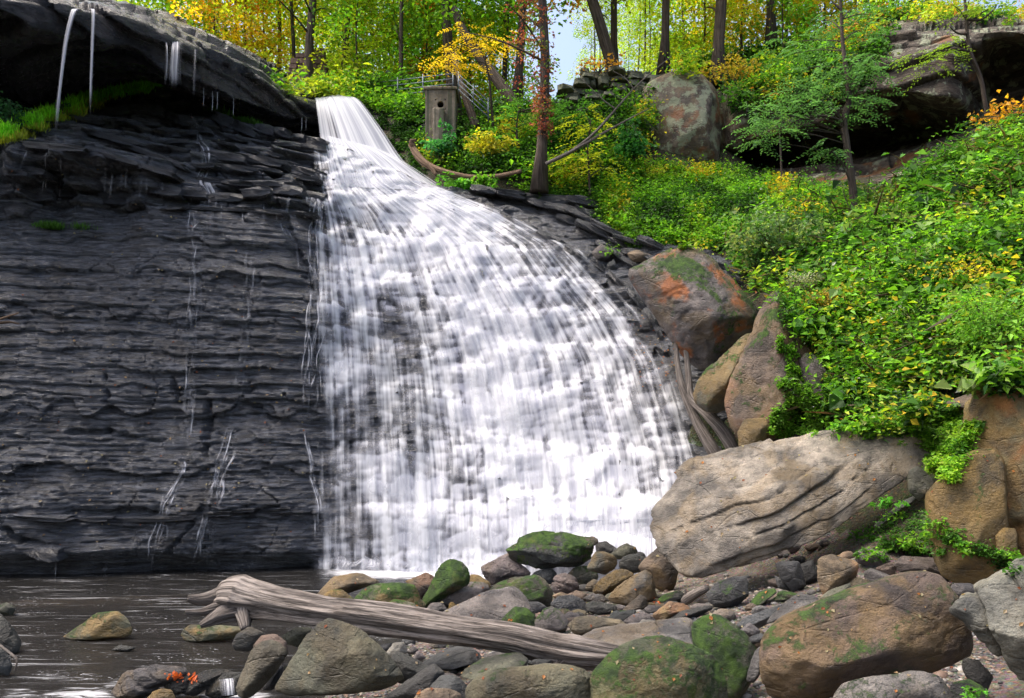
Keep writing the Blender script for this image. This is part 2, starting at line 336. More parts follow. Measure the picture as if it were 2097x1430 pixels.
# ------------------------------------------------------------------ gorge floor and right-hand slope: Z = gz(X, Y)
_g = []
for px, py, Y in [(1300, 1300, 11), (1500, 1250, 11.2), (1700, 1215, 11), (1800, 1135, 12), (1880, 1065, 12.9), (1950, 900, 14.0), (1850, 930, 14.6), (2097, 790, 13.8), (2097, 600, 14.6), (2097, 300, 17.5),
                  (2250, 700, 13.2), (2400, 800, 12), (2400, 400, 15), (2300, 250, 18),
                  (2050, 250, 19.5), (1900, 330, 20.5), (2000, 400, 16.8), (2000, 600, 14), (1850, 500, 17.2), (1850, 700, 15), (1700, 700, 16.6), (1760, 860, 15.2), (1600, 610, 18.3),
                  (1560, 640, 19.2), (1600, 560, 19.6), (1500, 660, 20.6), (1500, 560, 21.2), (1500, 505, 21.6), (1500, 400, 24), (1400, 355, 25.6), (1300, 400, 24.8), (1300, 490, 23.4), (1230, 440, 24.4),
                  (1650, 400, 23), (1750, 450, 19.6), (1700, 375, 25), (1800, 370, 23.5), (1550, 360, 25.5), (1200, 400, 24.9), (1200, 330, 26.2), (1100, 395, 24.8), (1000, 375, 25.3), (870, 372, 25.8),
                  (900, 325, 26.8), (1000, 290, 27.2), (1100, 250, 28), (1000, 205, 29.3), (1200, 215, 29), (830, 240, 28), (770, 215, 28.4), (1330, 200, 28.6), (1480, 180, 28.6), (1330, 150, 30),
                  (1460, 940, 19.7), (1540, 910, 18.8), (1440, 760, 19.4), (1340, 600, 22.2)]:
    _g.append(P(px, py, Y))
_g += [np.array(a, float) for a in [(-14, 4, -.6), (-14, 10, -.6), (-14, 18, -.6), (-8, 5, -.6), (-8, 9, -.55), (-8, 16, -.6), (-4, 4, -.5), (-4, 9, -.45), (-4, 14, -.6), (-3, 18, -.6), (-2.9, 11, -.4), (-2.6, 9, -.3),
       (-1.9, 9, .02), (-1.7, 11.5, 0.0), (-1.9, 6, 0.1), (-1.0, 14, .0), (0.2, 16.2, .02), (-1.2, 17.5, -.5), (2, 18.2, -.4), (1.5, 16.5, .1), (3, 17.2, .2), (0, 9, .12), (0, 12, .08), (1.5, 9, .18), (2, 13, .15), (1, 6, .1), (3, 7.5, .2), (4, 6, .3), (5.0, 7.5, .5), (7.5, 8, 1.0), (9, 6, 1.4), (6.5, 10.6, .6), (7.8, 11.2, 1.1), (5.6, 11.6, .75), (9.5, 10, 2.0), (11, 13, 5),
       (3, 14.5, .3), (4, 15.5, .6), (4.6, 14, .7), (4.2, 18.8, 1.2), (3.6, 17.6, .5), (-14, 26, -.6), (-8, 26, -.6), (-3, 22.5, -.6), (0, 22.5, -.5), (-5, 30, 0.5), (-14, 30, 0), (3, 20.5, .5), (14, 10, 4), (18, 20, 11), (14, 26, 10.6), (18, 8, 6), (9.05, 28, 10.1), (9.8, 27, 9.7), (11.5, 24, 10.0), (12, 27, 10.3), (7.6, 28.5, 10.4), (10.8, 22.5, 9.7), (14, 2, 3), (0, 1, 0), (-8, 0, -.3), (18, 0, 5), (10, 29.9, 10.6)]]
_g = np.array(_g)
_G = RBF(_g[:, :2], _g[:, 2], 0.02)
def gz(x, y): return _G(x, y) + (0.05 + .30 * sst(2.0, 3.6, _G(x, y))) * fbm(np.asarray(x) * .85, np.asarray(y) * .85, 0, 3, 11)
gx = np.linspace(-16, 19, 240); gy = np.linspace(0, 30, 210)
GX, GY = np.meshgrid(gx, gy)
GZ = gz(GX, GY)
def gzi(x, y):                                   # fast lookup
    u = np.clip((np.asarray(x, float) - gx[0]) / (gx[1] - gx[0]), 0, len(gx) - 1.001); v = np.clip((np.asarray(y, float) - gy[0]) / (gy[1] - gy[0]), 0, len(gy) - 1.001)
    i = np.floor(v).astype(int); j = np.floor(u).astype(int); a, b = v - i, u - j
    return GZ[i, j] * (1 - a) * (1 - b) + GZ[i + 1, j] * a * (1 - b) + GZ[i, j + 1] * (1 - a) * b + GZ[i + 1, j + 1] * a * b
def hit_ground(px, py, y0=4.0, y1=29.0):
    Y = np.linspace(y0, y1, 800); q = P(px, py, Y); d = q[:, 2] - gzi(q[:, 0], q[:, 1]); k = np.nonzero(d < 0)[0]
    return Y[k[0]] if len(k) else y1
slope_mask = None
link('ground', mesh_np('ground', np.stack([GX, GY, GZ], -1).reshape(-1, 3), grid_faces(len(gy), len(gx)), mats=M['gravel']), kind='structure')
_gm = bpy.data.objects['ground'].data; _gm.materials.append(M['soil'])
_fc = np.stack([GX, GY, GZ], -1).reshape(-1, 3)[grid_faces(len(gy), len(gx))].mean(1)
_gm.polygons.foreach_set('material_index', ((_fc[:, 2] > 1.3)).astype(np.int32)); _gm.update()
# plateau above the gorge, reaching far back, and the land around the gorge
def pz(x, y):
    x = np.asarray(x, float); y = np.asarray(y, float)
    e = np.interp(x, [-60, -14, -8, -6.3, -4.5, 3, 6, 10, 16, 60], [16, 15.4, 15.2, 14.2, 14.4, 15.0, 16.1, 17.0, 18, 22])
    e = e - 0.0
    top = e + 0.03 * (y - 29) + 0.25 * fbm(x * 0.2, y * 0.2, 0, 3, 21) + 0.5 * sst(40, 200, y)
    w = sst(28.8, 31.0, y)
    return np.where((x > -6.8) & (x < 7.5), (gzi(x, 29.4) - .3) * (1 - w) + top * w, np.where(x >= 7.5, 11 + (top - 11) * sst(30.4, 31.0, y), top))
ax_ = np.linspace(-110, 110, 150); ay_ = np.concatenate([np.linspace(28.6, 60, 60), np.linspace(62, 330, 60)])
AX, AY = np.meshgrid(ax_, ay_)
link('woodland_floor', mesh_np('woodland_floor', np.stack([AX, AY, pz(AX, AY)], -1).reshape(-1, 3), grid_faces(len(ay_), len(ax_)), mats=M['soil']), kind='structure')

# ------------------------------------------------------------------ shale cliff behind the falls: Y = F(X, Z)
_c = []
for px, py, Y in [(-150, 1195, 17.8), (0, 1187, 18.0), (300, 1178, 18.7), (640, 1166, 19.55), (-150, 900, 18.2), (-150, 600, 18.9), (-150, 470, 19.6), (-150, 310, 18.9), (-150, 280, 20.0),
                  (0, 1100, 17.9), (0, 900, 18.5), (0, 700, 18.9), (0, 500, 19.5), (300, 1100, 18.5), (300, 900, 19.1), (300, 700, 19.5), (300, 490, 20.2), (600, 1100, 19.3), (600, 900, 19.9), (600, 700, 20.4), (600, 480, 21.2),
                  (450, 1060, 18.9), (150, 1060, 18.2), (180, 1140, 18.1), (520, 1100, 19.05),
                  (0, 450, 20.3), (120, 440, 20.8), (250, 430, 21.0), (0, 380, 20.3), (120, 380, 20.7), (240, 390, 20.9), (0, 322, 19.0), (100, 312, 19.3), (200, 325, 19.8), (290, 350, 20.4), (300, 430, 20.6), (380, 430, 20.9), (450, 430, 21.0), (560, 440, 21.2),
                  (0, 292, 20.4), (100, 285, 20.6), (100, 250, 22.3), (0, 265, 22.0), (200, 270, 22.0), (200, 225, 23.6), (320, 195, 25.0), (320, 260, 23.4), (300, 320, 21.6), (400, 230, 24.6), (450, 300, 23.2), (450, 370, 22.0), (430, 400, 21.4),
                  (560, 265, 25.6), (560, 320, 23.8), (600, 380, 22.6), (640, 300, 25.6), (650, 340, 24.6), (680, 288, 26.2), (700, 335, 25.2), (780, 345, 25.6),
                  (700, 370, 24.3), (700, 430, 23.2), (700, 500, 22.6), (700, 740, 21.1), (700, 930, 20.5), (700, 960, 20.3), (700, 1060, 20.0), (700, 1164, 19.6),
                  (900, 378, 25.0), (900, 430, 24.0), (900, 500, 23.1), (900, 600, 22.1), (900, 740, 21.2), (900, 930, 20.4), (900, 1000, 20.0), (900, 1080, 19.4), (900, 1160, 19.3), (800, 960, 20.0), (800, 1090, 19.5),
                  (1000, 402, 24.8), (1100, 440, 24.4), (1100, 520, 23.0), (1100, 620, 22.0), (1100, 800, 20.7), (1100, 1000, 19.7), (1100, 1040, 19.2), (1100, 1110, 18.4), (1190, 500, 23.6), (1300, 640, 21.9), (1300, 800, 20.4), (1300, 1000, 19.2), (1300, 1040, 18.5), (1300, 1120, 17.8),
                  (1400, 800, 20.1), (1450, 950, 19.0), (1450, 1040, 18.3), (1300, 505, 23.2), (1200, 425, 24.6), (1450, 525, 21.9), (1600, 570, 20.3), (1450, 640, 21.2), (1600, 700, 20.2), (1250, 560, 23.0), (1350, 700, 21.2), (1390, 880, 19.9)]:
    _c.append(P(px, py, Y))
_c = np.array(_c)
_F = RBF(_c[:, [0, 2]], _c[:, 1], 0.01)
cx_ = np.linspace(-14.5, 7.2, 600); cz_ = np.linspace(-0.55, 12.9, 520)
CXg, CZg = np.meshgrid(cx_, cz_)
_y0 = _F(CXg, CZg)
_ppx = CX + F_PX * CXg / _y0; _ppy = HOR - F_PX * (CZg - ZC) / _y0
xr_px = np.interp(_ppy, [190, 300, 375, 440, 500, 640, 740, 930, 1030, 1180], [700, 800, 900, 1080, 1195, 1330, 1392, 1455, 1470, 1480])
in_fall = sst(635, 690, _ppx) * sst(0, 60, xr_px - _ppx + 40)            # 1 inside the falls
upper = sst(470, 400, _ppy) * sst(700, 640, _ppx)                          # stepped ledges upper left
def layers(X, Z, h, seed, blk=1.2, warp=0.15):
    zw = Z / h + 0.55 * vn(Z / h * 0.45, 0.0, 0, seed) + warp / h * fbm(X * 0.35, Z * 0.3, 0, 3, seed + 1) + 0.2 * vn(X * 2.3, Z * 2.0, 0, seed + 5)
    i = np.floor(zw); fr = zw - i
    w = blk * (0.5 + 1.3 * h1(i, seed + 2)); u = X / w + 9 * h1(i, seed + 3) + 0.25 * vn(X * 1.7, Z * 1.5, 0, seed + 6); b = np.floor(u); fu = u - b
    return i, fr, h2(i, b, seed + 4), np.minimum(fu, 1 - fu) * w, zw
def stepz(X, Z, h, seed, warp=0.15, sh=0.72, brick=0.0):
    b_ = np.floor(X / 0.75 + 1.5 * vn(X * .6, Z * .35, 0, seed + 11) + .3 * vn(X * 3, Z * 3, 0, seed + 12)); Zs = Z + brick * h1(b_, seed + 13)
    i, fr, o, e, zw = layers(X, Zs, h, seed, 1.4, warp)
    return Z + (sst(sh, 1.0, fr) - fr) * h * 0.92
big = np.clip(upper + 0.0, 0, 1)
Zq = CZg + big * (stepz(CXg, CZg, 0.46, 31, 0.25, 0.5) - CZg)
Zq = Zq * (1 - in_fall) + in_fall * (0.45 * stepz(CXg, CZg, 0.34, 41, 0.5, 0.7, 0.34) + 0.55 * stepz(CXg, CZg, 1.1, 45, 0.9, 0.72, 0.7))
Yc = _F(CXg, Zq)
wall = np.clip(1 - big - in_fall, 0, 1)
def lay_disp(h, amp, seed, blk, joint):
    i, fr, o, e, zw = layers(CXg, CZg, h, seed, blk)
    d = (o - 0.5) * 2 * amp
    d = d * sst(0, 0.06, e) - joint * np.exp(-(e / 0.012) ** 2) * (h2(i, i, seed + 8) > 0.4)
    return d - joint * np.exp(-(np.minimum(fr, 1 - fr) * h / 0.02) ** 2)
def beds(h, amp, seed, blk):                                              # shingle-like beds: face leans back, foot juts and casts a dark line
    i, fr, o, e, zw = layers(CXg, CZg, h, seed, blk, .12)
    k = (.25 + 1.1 * h2(i, i + 3, seed + 9)) * (.45 + .75 * o) * (.55 + .9 * np.clip(fbm(CXg * .7, CZg * .9, 0, 2, seed + 10) + .35, 0, 1))
    return amp * k * ((1 - fr) ** .8 - .5) * sst(0, .05, e) - amp * .35 * np.exp(-(e / .015) ** 2)
n_lo = fbm(CXg * 0.45, CZg * 0.55, 0, 4, 51)
n_md = fbm(CXg * 1.6, CZg * 3.5, 0, 5, 61)
n_hi = fbm(CXg * 2.6, CZg * 15.0, 0, 4, 71, 0.6)
ridge = 1 - np.abs(fbm(CXg * 1.1, CZg * 2.4, 0.0, 4, 81)) * 2
_wx = CXg / .17 + .9 * vn(CXg * 2.3, CZg * 4, 0, 76); _wz = CZg / .075 + .8 * vn(CXg * 3.1, CZg * 3, 0, 78); plates = (h2(np.floor(_wx + 7 * h1(np.floor(_wz), 80)), np.floor(_wz), 79) - .5) * sst(-.35, .25, fbm(CXg * .6, CZg * .8, 0, 3, 74))
n_vh = fbm(CXg * 5.0, CZg * 24.0, 0, 2, 73, 0.6)
out = wall * (0.24 * n_lo + 0.05 * n_md + 0.02 * n_hi + 0.02 * n_vh + beds(0.13, 0.062, 91, 1.3) + .04 * plates + .02 * fbm(CXg * 9.0, CZg * 20.0, 0, 2, 75) + beds(0.40, 0.10, 95, 2.4) + beds(1.3, .16, 97, 4.0))
out += big * (0.10 * n_lo + 0.08 * n_md + 0.025 * n_hi + lay_disp(0.46, 0.26, 35, 1.1, 0.06) + beds(.46, .34, 36, 1.3) + beds(0.15, 0.12, 101, 0.8) - 0.03)
out += in_fall * (0.16 * n_lo + 0.07 * n_md + 0.02 * n_hi + blur(lay_disp(0.30, 0.07, 111, 0.6, 0.0), 1.2, 1))
# undercut foot of the wall left of the falls, a few dark breaks
out += .35 * sst(2.6, 1.2, CZg) * sst(660, 610, _ppx) * fbm(CXg * .7 + 4, CZg * .9, 0, 2, 123)
foot = sst(0.55, 0.05, CZg + 0.22 * fbm(CXg * 0.5, 0.0, 0, 3, 121)) * sst(660, 610, _ppx)
out -= foot * 0.75
def gash(px0, py0, px1, py1, w, d):
    a, b = np.array([px0, py0], float), np.array([px1, py1], float); t = np.clip(((_ppx - a[0]) * (b - a)[0] + (_ppy - a[1]) * (b - a)[1]) / ((b - a) @ (b - a)), 0, 1)
    dd = np.hypot(_ppx - a[0] - t * (b - a)[0], _ppy - a[1] - t * (b - a)[1]) + 7 * fbm(CXg * 3, CZg * 5, 0, 3, 131)
    return -.55 * d * sst(w * .75, 0, dd + 5 * vn(CXg * 7, CZg * 11, 0, 133))
for g_ in [(352, 775, 362, 825, 11, .3), (362, 808, 520, 800, 9, .25), (425, 820, 418, 940, 16, .4), (430, 815, 470, 822, 12, .25), (120, 885, 215, 880, 9, .25), (215, 885, 330, 905, 8, .2), (0, 890, 60, 900, 8, .2), (590, 470, 640, 590, 18, .35),
           (400, 935, 440, 965, 14, -.3), (0, 1050, 640, 1046, 5, .12), (0, 1075, 40, 1110, 12, .35), (300, 1050, 640, 1035, 5, .10), (40, 1110, 110, 1115, 9, .3), (340, 1130, 400, 1070, 8, .25), (0, 940, 640, 950, 4, .08), (500, 1060, 640, 1070, 7, .2), (460, 1110, 540, 1130, 8, .2), (215, 770, 220, 830, 8, .25), (520, 830, 560, 860, 8, .2), (240, 570, 420, 560, 4, .08)]:
    out += gash(*g_) * np.clip(1 - in_fall, 0, 1)
Yc = Yc - out
ledge_top = np.interp(_ppx, [-200, 0, 110, 200, 320, 420, 520, 600, 640, 700, 780, 870, 1000, 1100, 1200, 1260, 1300, 1450, 1530, 1600, 1800], [300, 282, 235, 205, 178, 215, 258, 285, 300, 302, 345, 380, 398, 398, 412, 470, 492, 512, 545, 575, 640])
Yc = Yc + np.clip((ledge_top + 3 * fbm(CXg * 1.5, 0, 0, 3, 77) - _ppy) * 0.22, 0, 9)
CLIFF = Yc
def cliffY(x, z):
    u = np.clip((np.asarray(x, float) - cx_[0]) / (cx_[1] - cx_[0]), 0, len(cx_) - 1.001); v = np.clip((np.asarray(z, float) - cz_[0]) / (cz_[1] - cz_[0]), 0, len(cz_) - 1.001)
    i = np.floor(v).astype(int); j = np.floor(u).astype(int); a, b = v - i, u - j
    return CLIFF[i, j] * (1 - a) * (1 - b) + CLIFF[i + 1, j] * a * (1 - b) + CLIFF[i, j + 1] * (1 - a) * b + CLIFF[i + 1, j + 1] * a * b
def hit_cliff(px, py):
    Y = np.linspace(15, 29, 700); q = P(px, py, Y); d = Y - cliffY(q[:, 0], q[:, 2]); k = np.nonzero(d > 0)[0]
    return Y[k[0]] if len(k) else 28.0
link('cliff', mesh_np('cliff', np.stack([CXg, Yc, CZg], -1).reshape(-1, 3), grid_faces(len(cz_), len(cx_)), mats=M['shale']), kind='structure')

# loose and jutting shale slabs, each its own piece on the cliff
CL = bpy.data.objects['cliff']
def slab_mesh(seed):
    g = random.Random(seed); bm = bmesh.new(); bmesh.ops.create_cube(bm, size=1.0); bmesh.ops.subdivide_edges(bm, edges=bm.edges[:], cuts=2, use_grid_fill=True)
    for v in bm.verts:
        x, y, z = v.co; k = 1 - .16 * (abs(x) * 2) ** 4
        v.co = Vector((x + g.uniform(-.07, .07), y * k + g.uniform(-.07, .07), z * (1 - .22 * (abs(x) * 2) ** 3) + g.uniform(-.10, .10) - .22 * y * (z > .3) * -1))
    bmesh.ops.bevel(bm, geom=[e for e in bm.edges if e.calc_face_angle(0) > .5], offset=.02, segments=1, affect='EDGES')
    me = bpy.data.meshes.new('slab'); bm.to_mesh(me); bm.free(); me.materials.append(M['shale']); return me
SLABS = [slab_mesh(i) for i in range(8)]
gs = random.Random(17)
def slabs_along(line, w0, w1, h0, h1_, n, prot=.16, dep=.7, tilt=.0):
    q = smooth_path(line, 40); L = np.concatenate([[0], np.cumsum(np.hypot(*np.diff(q, axis=0).T))]); pos = gs.uniform(0, w0 * .3); k = 0
    while pos < L[-1] and k < n:
        w = gs.uniform(w0, w1); c = np.array([np.interp(pos + w / 2, L, q[:, j]) for j in (0, 1)]); a = math.atan2(*(np.array([np.interp(pos + w, L, q[:, j]) - np.interp(pos, L, q[:, j]) for j in (0, 1)])[::-1]))
        Y = hit_cliff(c[0], c[1] + 6); h = gs.uniform(h0, h1_); p = P(c[0], c[1], Y); d = dep * gs.uniform(.7, 1.3)
        o = link('slab', SLABS[gs.randrange(8)], parent=CL, loc=(p[0], p[1] - prot * gs.uniform(.3, 1.4) + d * .5, p[2])); o.scale = (w * Y / F_PX * 1.04, d, h * Y / F_PX); o.rotation_euler = (gs.uniform(.02, .16) + tilt, a + gs.uniform(-.04, .04), gs.uniform(-.12, .12)); pos += w * gs.uniform(.85, 1.15); k += 1
for ln, w0, w1, h0, h1_, pr in [([(200, 212), (260, 200), (335, 188)], 30, 60, 16, 28, .2), ([(212, 232), (300, 226), (385, 250)], 26, 55, 12, 24, .2), ([(150, 245), (215, 248), (300, 250)], 40, 80, 7, 14, .15), ([(165, 268), (230, 283), (312, 315)], 110, 150, 12, 16, .25), ([(25, 300), (110, 297), (200, 314), (312, 346)], 80, 150, 9, 15, .3),
        ([(330, 278), (420, 270), (520, 290), (640, 302)], 30, 70, 8, 16, .15), ([(400, 312), (520, 326), (625, 350)], 70, 100, 14, 20, .2), ([(380, 340), (500, 345), (630, 364)], 50, 90, 9, 14, .2), ([(370, 362), (500, 372), (630, 382)], 50, 80, 8, 13, .18), ([(300, 388), (450, 404), (560, 394), (630, 400)], 50, 80, 14, 26, .25), ([(520, 258), (590, 276), (655, 292)], 24, 40, 14, 22, .25), ([(395, 222), (440, 236), (500, 262)], 34, 60, 18, 26, .2), ([(310, 425), (450, 428), (620, 438)], 50, 100, 6, 12, .12),
        ([(330, 296), (420, 290), (560, 315)], 30, 60, 6, 10, .12), ([(20, 400), (130, 395), (260, 405)], 60, 110, 18, 30, .1), ([(0, 350), (60, 352)], 40, 70, 14, 20, .15), ([(1000, 396), (1100, 402), (1190, 412)], 40, 90, 9, 18, .3), ([(1030, 384), (1120, 392)], 40, 80, 8, 14, .4), ([(1120, 420), (1200, 436), (1290, 476)], 40, 90, 8, 16, .2), ([(1190, 450), (1250, 480), (1310, 502)], 40, 80, 8, 14, .2), ([(1215, 510), (1300, 516), (1340, 530)], 30, 60, 10, 18, .2), ([(1000, 430), (1100, 470), (1180, 520)], 40, 70, 14, 24, .12), ([(1440, 530), (1520, 560), (1600, 600)], 40, 80, 8, 14, .2), ([(960, 388), (1060, 408), (1150, 430)], 40, 80, 9, 16, .35), ([(1080, 412), (1180, 440), (1240, 470)], 36, 80, 9, 16, .3), ([(1100, 405), (1200, 418), (1270, 452)], 40, 90, 9, 16, .45), ([(1140, 440), (1200, 466), (1270, 500)], 36, 70, 9, 16, .25), ([(1180, 470), (1240, 505), (1290, 540)], 30, 60, 9, 16, .2), ([(1240, 455), (1290, 478), (1330, 498)], 36, 70, 9, 15, .4), ([(1210, 530), (1260, 570), (1310, 620)], 30, 60, 10, 18, .15), ([(1290, 580), (1340, 660), (1380, 740)], 30, 50, 10, 16, .12), ([(1480, 560), (1560, 600)], 40, 80, 8, 14, .2),
        ([(40, 1120), (110, 1128)], 40, 60, 24, 34, .3), ([(0, 1050), (200, 1062), (420, 1052)], 90, 180, 8, 12, .12), ([(430, 1045), (560, 1042)], 60, 90, 7, 11, .12)]:
    slabs_along(ln, w0, w1, h0, h1_, 30, pr)

# ------------------------------------------------------------------ main falls: a veil of water draped over the stepped rock
r0, r1 = np.searchsorted(cz_, -0.05), len(cz_) - 1
Wy = CLIFF - 0.035
for r in range(r1 - 1, -1, -1): Wy[r] = np.minimum(Wy[r], Wy[r + 1] - 0.001)
Wy = np.minimum(blur(blur(Wy, 5.0, 0), 2.2, 1) - 0.02, blur(CLIFF, 1.5, 0) - 0.02)
_mn = np.minimum.reduce([np.roll(CLIFF, k_, 0) for k_ in (-3, -2, -1, 0, 1, 2, 3)]); Wy = np.minimum(Wy, blur(_mn, .8, 1) - 0.015); Wy = blur(blur(Wy, 2.5, 0), 1.5, 1)
wpx = CX + F_PX * CXg / Wy; wpy = HOR - F_PX * (CZg - ZC) / Wy
_dn = [(650, 370, .75), (760, 350, 1.1), (860, 372, 1.1), (690, 400, .75), (800, 420, .75), (950, 430, 1.1), (660, 470, .6), (730, 470, .45), (800, 500, .7), (880, 470, .95), (960, 520, 1.0), (1050, 470, .45), (1020, 420, .55), (1100, 450, .35), (1080, 520, .4),
       (1160, 500, .4), (1140, 560, .55), (690, 560, .85), (780, 580, .8), (870, 620, .45), (960, 620, 1.0), (1060, 620, .95), (1180, 620, .6), (1260, 640, .5), (690, 680, .4), (760, 690, .42), (860, 720, .3), (940, 720, .8), (1040, 740, 1.0), (1160, 760, .7), (1280, 760, .55), (1370, 760, .4),
       (660, 720, .7), (720, 740, .75), (680, 800, .5), (770, 800, .36), (800, 860, .28), (860, 820, .4), (960, 860, .95), (1060, 880, .9), (1180, 880, .8), (1300, 880, .65), (1420, 900, .6), (660, 880, .35), (740, 900, .36), (850, 920, .35), (940, 970, .3), (1010, 980, .8), (1120, 980, .95), (1260, 980, .95), (1400, 980, .5), (1370, 1015, .35),
       (660, 1000, .4), (720, 1000, .25), (780, 970, .95), (880, 1000, 1.0), (960, 1010, .55), (700, 1080, .35), (740, 1110, .35), (800, 1060, .7), (860, 1100, 1.0), (930, 1080, .6), (1000, 1050, 1.0), (1200, 1040, 1.1), (1380, 1040, .9), (1100, 1090, 1.0), (1250, 1090, 1.1), (1350, 1090, 1.1), (700, 1150, .4), (760, 1150, .42), (860, 1150, .85), (960, 1140, .8), (1100, 1150, 1.0)]
_dn = np.array(_dn, float)
_D = RBF(_dn[:, :2] / 100.0, _dn[:, 2], 0.05)
xrw = np.interp(wpy, [190, 300, 375, 440, 500, 640, 740, 930, 1030, 1180], [700, 800, 900, 1075, 1190, 1325, 1388, 1450, 1465, 1475])
dens = _D(wpx / 100.0, wpy / 100.0)
lx = 650 + 34 * fbm(CZg * 1.1, 0.0, 0, 4, 141, .65) - 12 * sst(760, 900, wpy) * sst(1000, 930, wpy)
dens = dens * (.35 * sst(-16, 10, wpx - lx) + .65 * sst(0, 46, wpx - lx)) * sst(0, 70, xrw - wpx + 18 * fbm(CZg * 2.0, CXg * 0.6, 0, 3, 151)) * sst(0, 14, wpy - np.interp(wpx, [640, 700, 780, 870, 1000, 1080, 1190], [285, 290, 330, 368, 402, 432, 492]) + 2)
lip = np.clip((blur(Wy, 6, 0) - Wy) * 5.0, -0.5, 0.6)                      # more water where it breaks over a ledge
def caps(h, seed, blk, brick):                                            # each ledge: full at its lip, thinning as the water drops from it
    b_ = np.floor(CXg / 0.75 + 1.5 * vn(CXg * .6, CZg * .35, 0, seed + 11) + .3 * vn(CXg * 3, CZg * 3, 0, seed + 12))
    i, fr, o, e, zw = layers(CXg - .28 * (CZg - 5) * sst(700, 1200, wpx), CZg + brick * h1(b_, seed + 13), h, seed, blk, .6)
    f_ = fr + .10 * fbm(CXg * 9, CZg * 1.2, 0, 2, seed + 14); rnd_ = sst(0, blk * .28, e)
    return (np.clip(f_, 0, 1) ** 1.6 * rnd_ * (.35 + 1.0 * o)) * sst(1.0, .93, fr)
cp = .8 * blur(caps(.42, 401, .75, .42), .8, 0) + .55 * blur(caps(.2, 411, .35, .2), .8, 0) + .22 * blur(caps(1.3, 421, 1.8, .8), 1.5, 0)
cp = .85 * (cp - cp.mean())
dens = np.where(dens > 0.03, np.clip(dens * (1.02 + 1.25 * cp) + 0.16 * lip + .10 * cp + .05, 0.02, 1.3), dens)
fu = (wpx - 640) / np.maximum(xrw - 640, 30)
span = np.maximum(xrw - 640, 30)
keep = (dens > 0.015); keep[:r0] = False
fc = grid_faces(len(cz_), len(cx_)); kf = keep.ravel()[fc].all(1); fc = fc[kf]
used = np.unique(fc); remap = np.full(CXg.size, -1); remap[used] = np.arange(len(used))
wv = np.stack([CXg, Wy, CZg], -1).reshape(-1, 3)[used]
fl = np.stack([fu, CZg, np.clip(dens, 0, 1.25)], -1).reshape(-1, 3)[used]
me = mesh_np('waterfall', wv, remap[fc], attrs={'flow': fl}, mats=M['fall'])
link('waterfall', me, kind='structure', label='wide white silky waterfall fanning down the stepped shale')
# second, looser veil a hand's breadth in front (spray and separate strands)
W2 = blur(blur(Wy, 4.0, 0), 2.0, 1) - 0.05
S2 = (slice(None, None, 2), slice(None, None, 2)); X2, Z2, W2, D2, U2 = CXg[S2], CZg[S2], W2[S2], blur(dens, 1, 1)[S2], fu[S2]
keep2 = (D2 > 0.42); f2 = grid_faces(*X2.shape); f2 = f2[keep2.ravel()[f2].all(1)]
us2 = np.unique(f2); rm2 = np.full(X2.size, -1); rm2[us2] = np.arange(len(us2))
me = mesh_np('spray_veil', np.stack([X2, W2, Z2], -1).reshape(-1, 3)[us2], rm2[f2], attrs={'flow': np.stack([U2 + 3.3, Z2 * 0.8 + 7, np.clip((D2 - 0.42) * 0.75, 0, .5)], -1).reshape(-1, 3)[us2]}, mats=M['fall'])
link('spray_veil', me, parent=bpy.data.objects['waterfall'])

# upper plunge from the crest
ns, nt = 60, 70
s = np.linspace(0, 1, ns)[None]; t_ = np.linspace(0, 1, nt)[:, None]
lp = smooth_path([(641, 198, 28.6), (643, 202, 27.6), (645, 216, 27.15), (650, 260, 26.75), (655, 305, 26.3), (660, 345, 25.4), (664, 396, 24.0)], nt)
rp = smooth_path([(722, 198, 28.6), (736, 203, 27.8), (754, 222, 27.3), (790, 270, 26.9), (826, 322, 26.5), (872, 368, 25.6), (940, 402, 24.4)], nt)
mid = lp[:, None] * (1 - s[..., None]) + rp[:, None] * s[..., None]
mid[..., 1] -= 4.0 * np.sin(np.pi * s) * (1 - t_) ** 2
mid[..., 2] -= 0.30 * np.sin(np.pi * s) * np.sin(np.pi * np.clip(t_, 0, 1)) + 0.04 * fbm(s * 9, t_ * 1.5, 0, 3, 161)
_hy = np.array([[hit_cliff(a, b) for a, b in row] for row in mid[::3, ::3, :2]]); _hy = np.repeat(np.repeat(_hy, 3, 0), 3, 1)[:nt, :ns]
mid[..., 2] = np.where(t_ > .5, np.minimum(mid[..., 2], blur(blur(_hy, 3, 0), 3, 1) - .15), mid[..., 2]); mid[..., 2] = blur(mid[..., 2], 3, 0)
pv = P(mid[..., 0], mid[..., 1], mid[..., 2])
dd = np.clip(1.15 * sst(0, .05, s) * sst(1.0, .88, s) - 0.55 * sst(.08, .2, s) * sst(.42, .26, s) * sst(.25, .5, t_) * sst(.95, .7, t_) + 0.1, 0, 1.2) * (1 - 0.35 * sst(.6, 1, t_) * sst(.55, 1, s)) * sst(1.0, .84, t_)
link('plunge_fall', mesh_np('plunge_fall', pv.reshape(-1, 3), grid_faces(nt, ns), attrs={'flow': np.stack(np.broadcast_arrays(s * 1.0, t_ * 2.2, dd), -1).reshape(-1, 3)}, mats=M['plunge']), kind='structure', label='smooth white plume dropping over the crest of the falls')
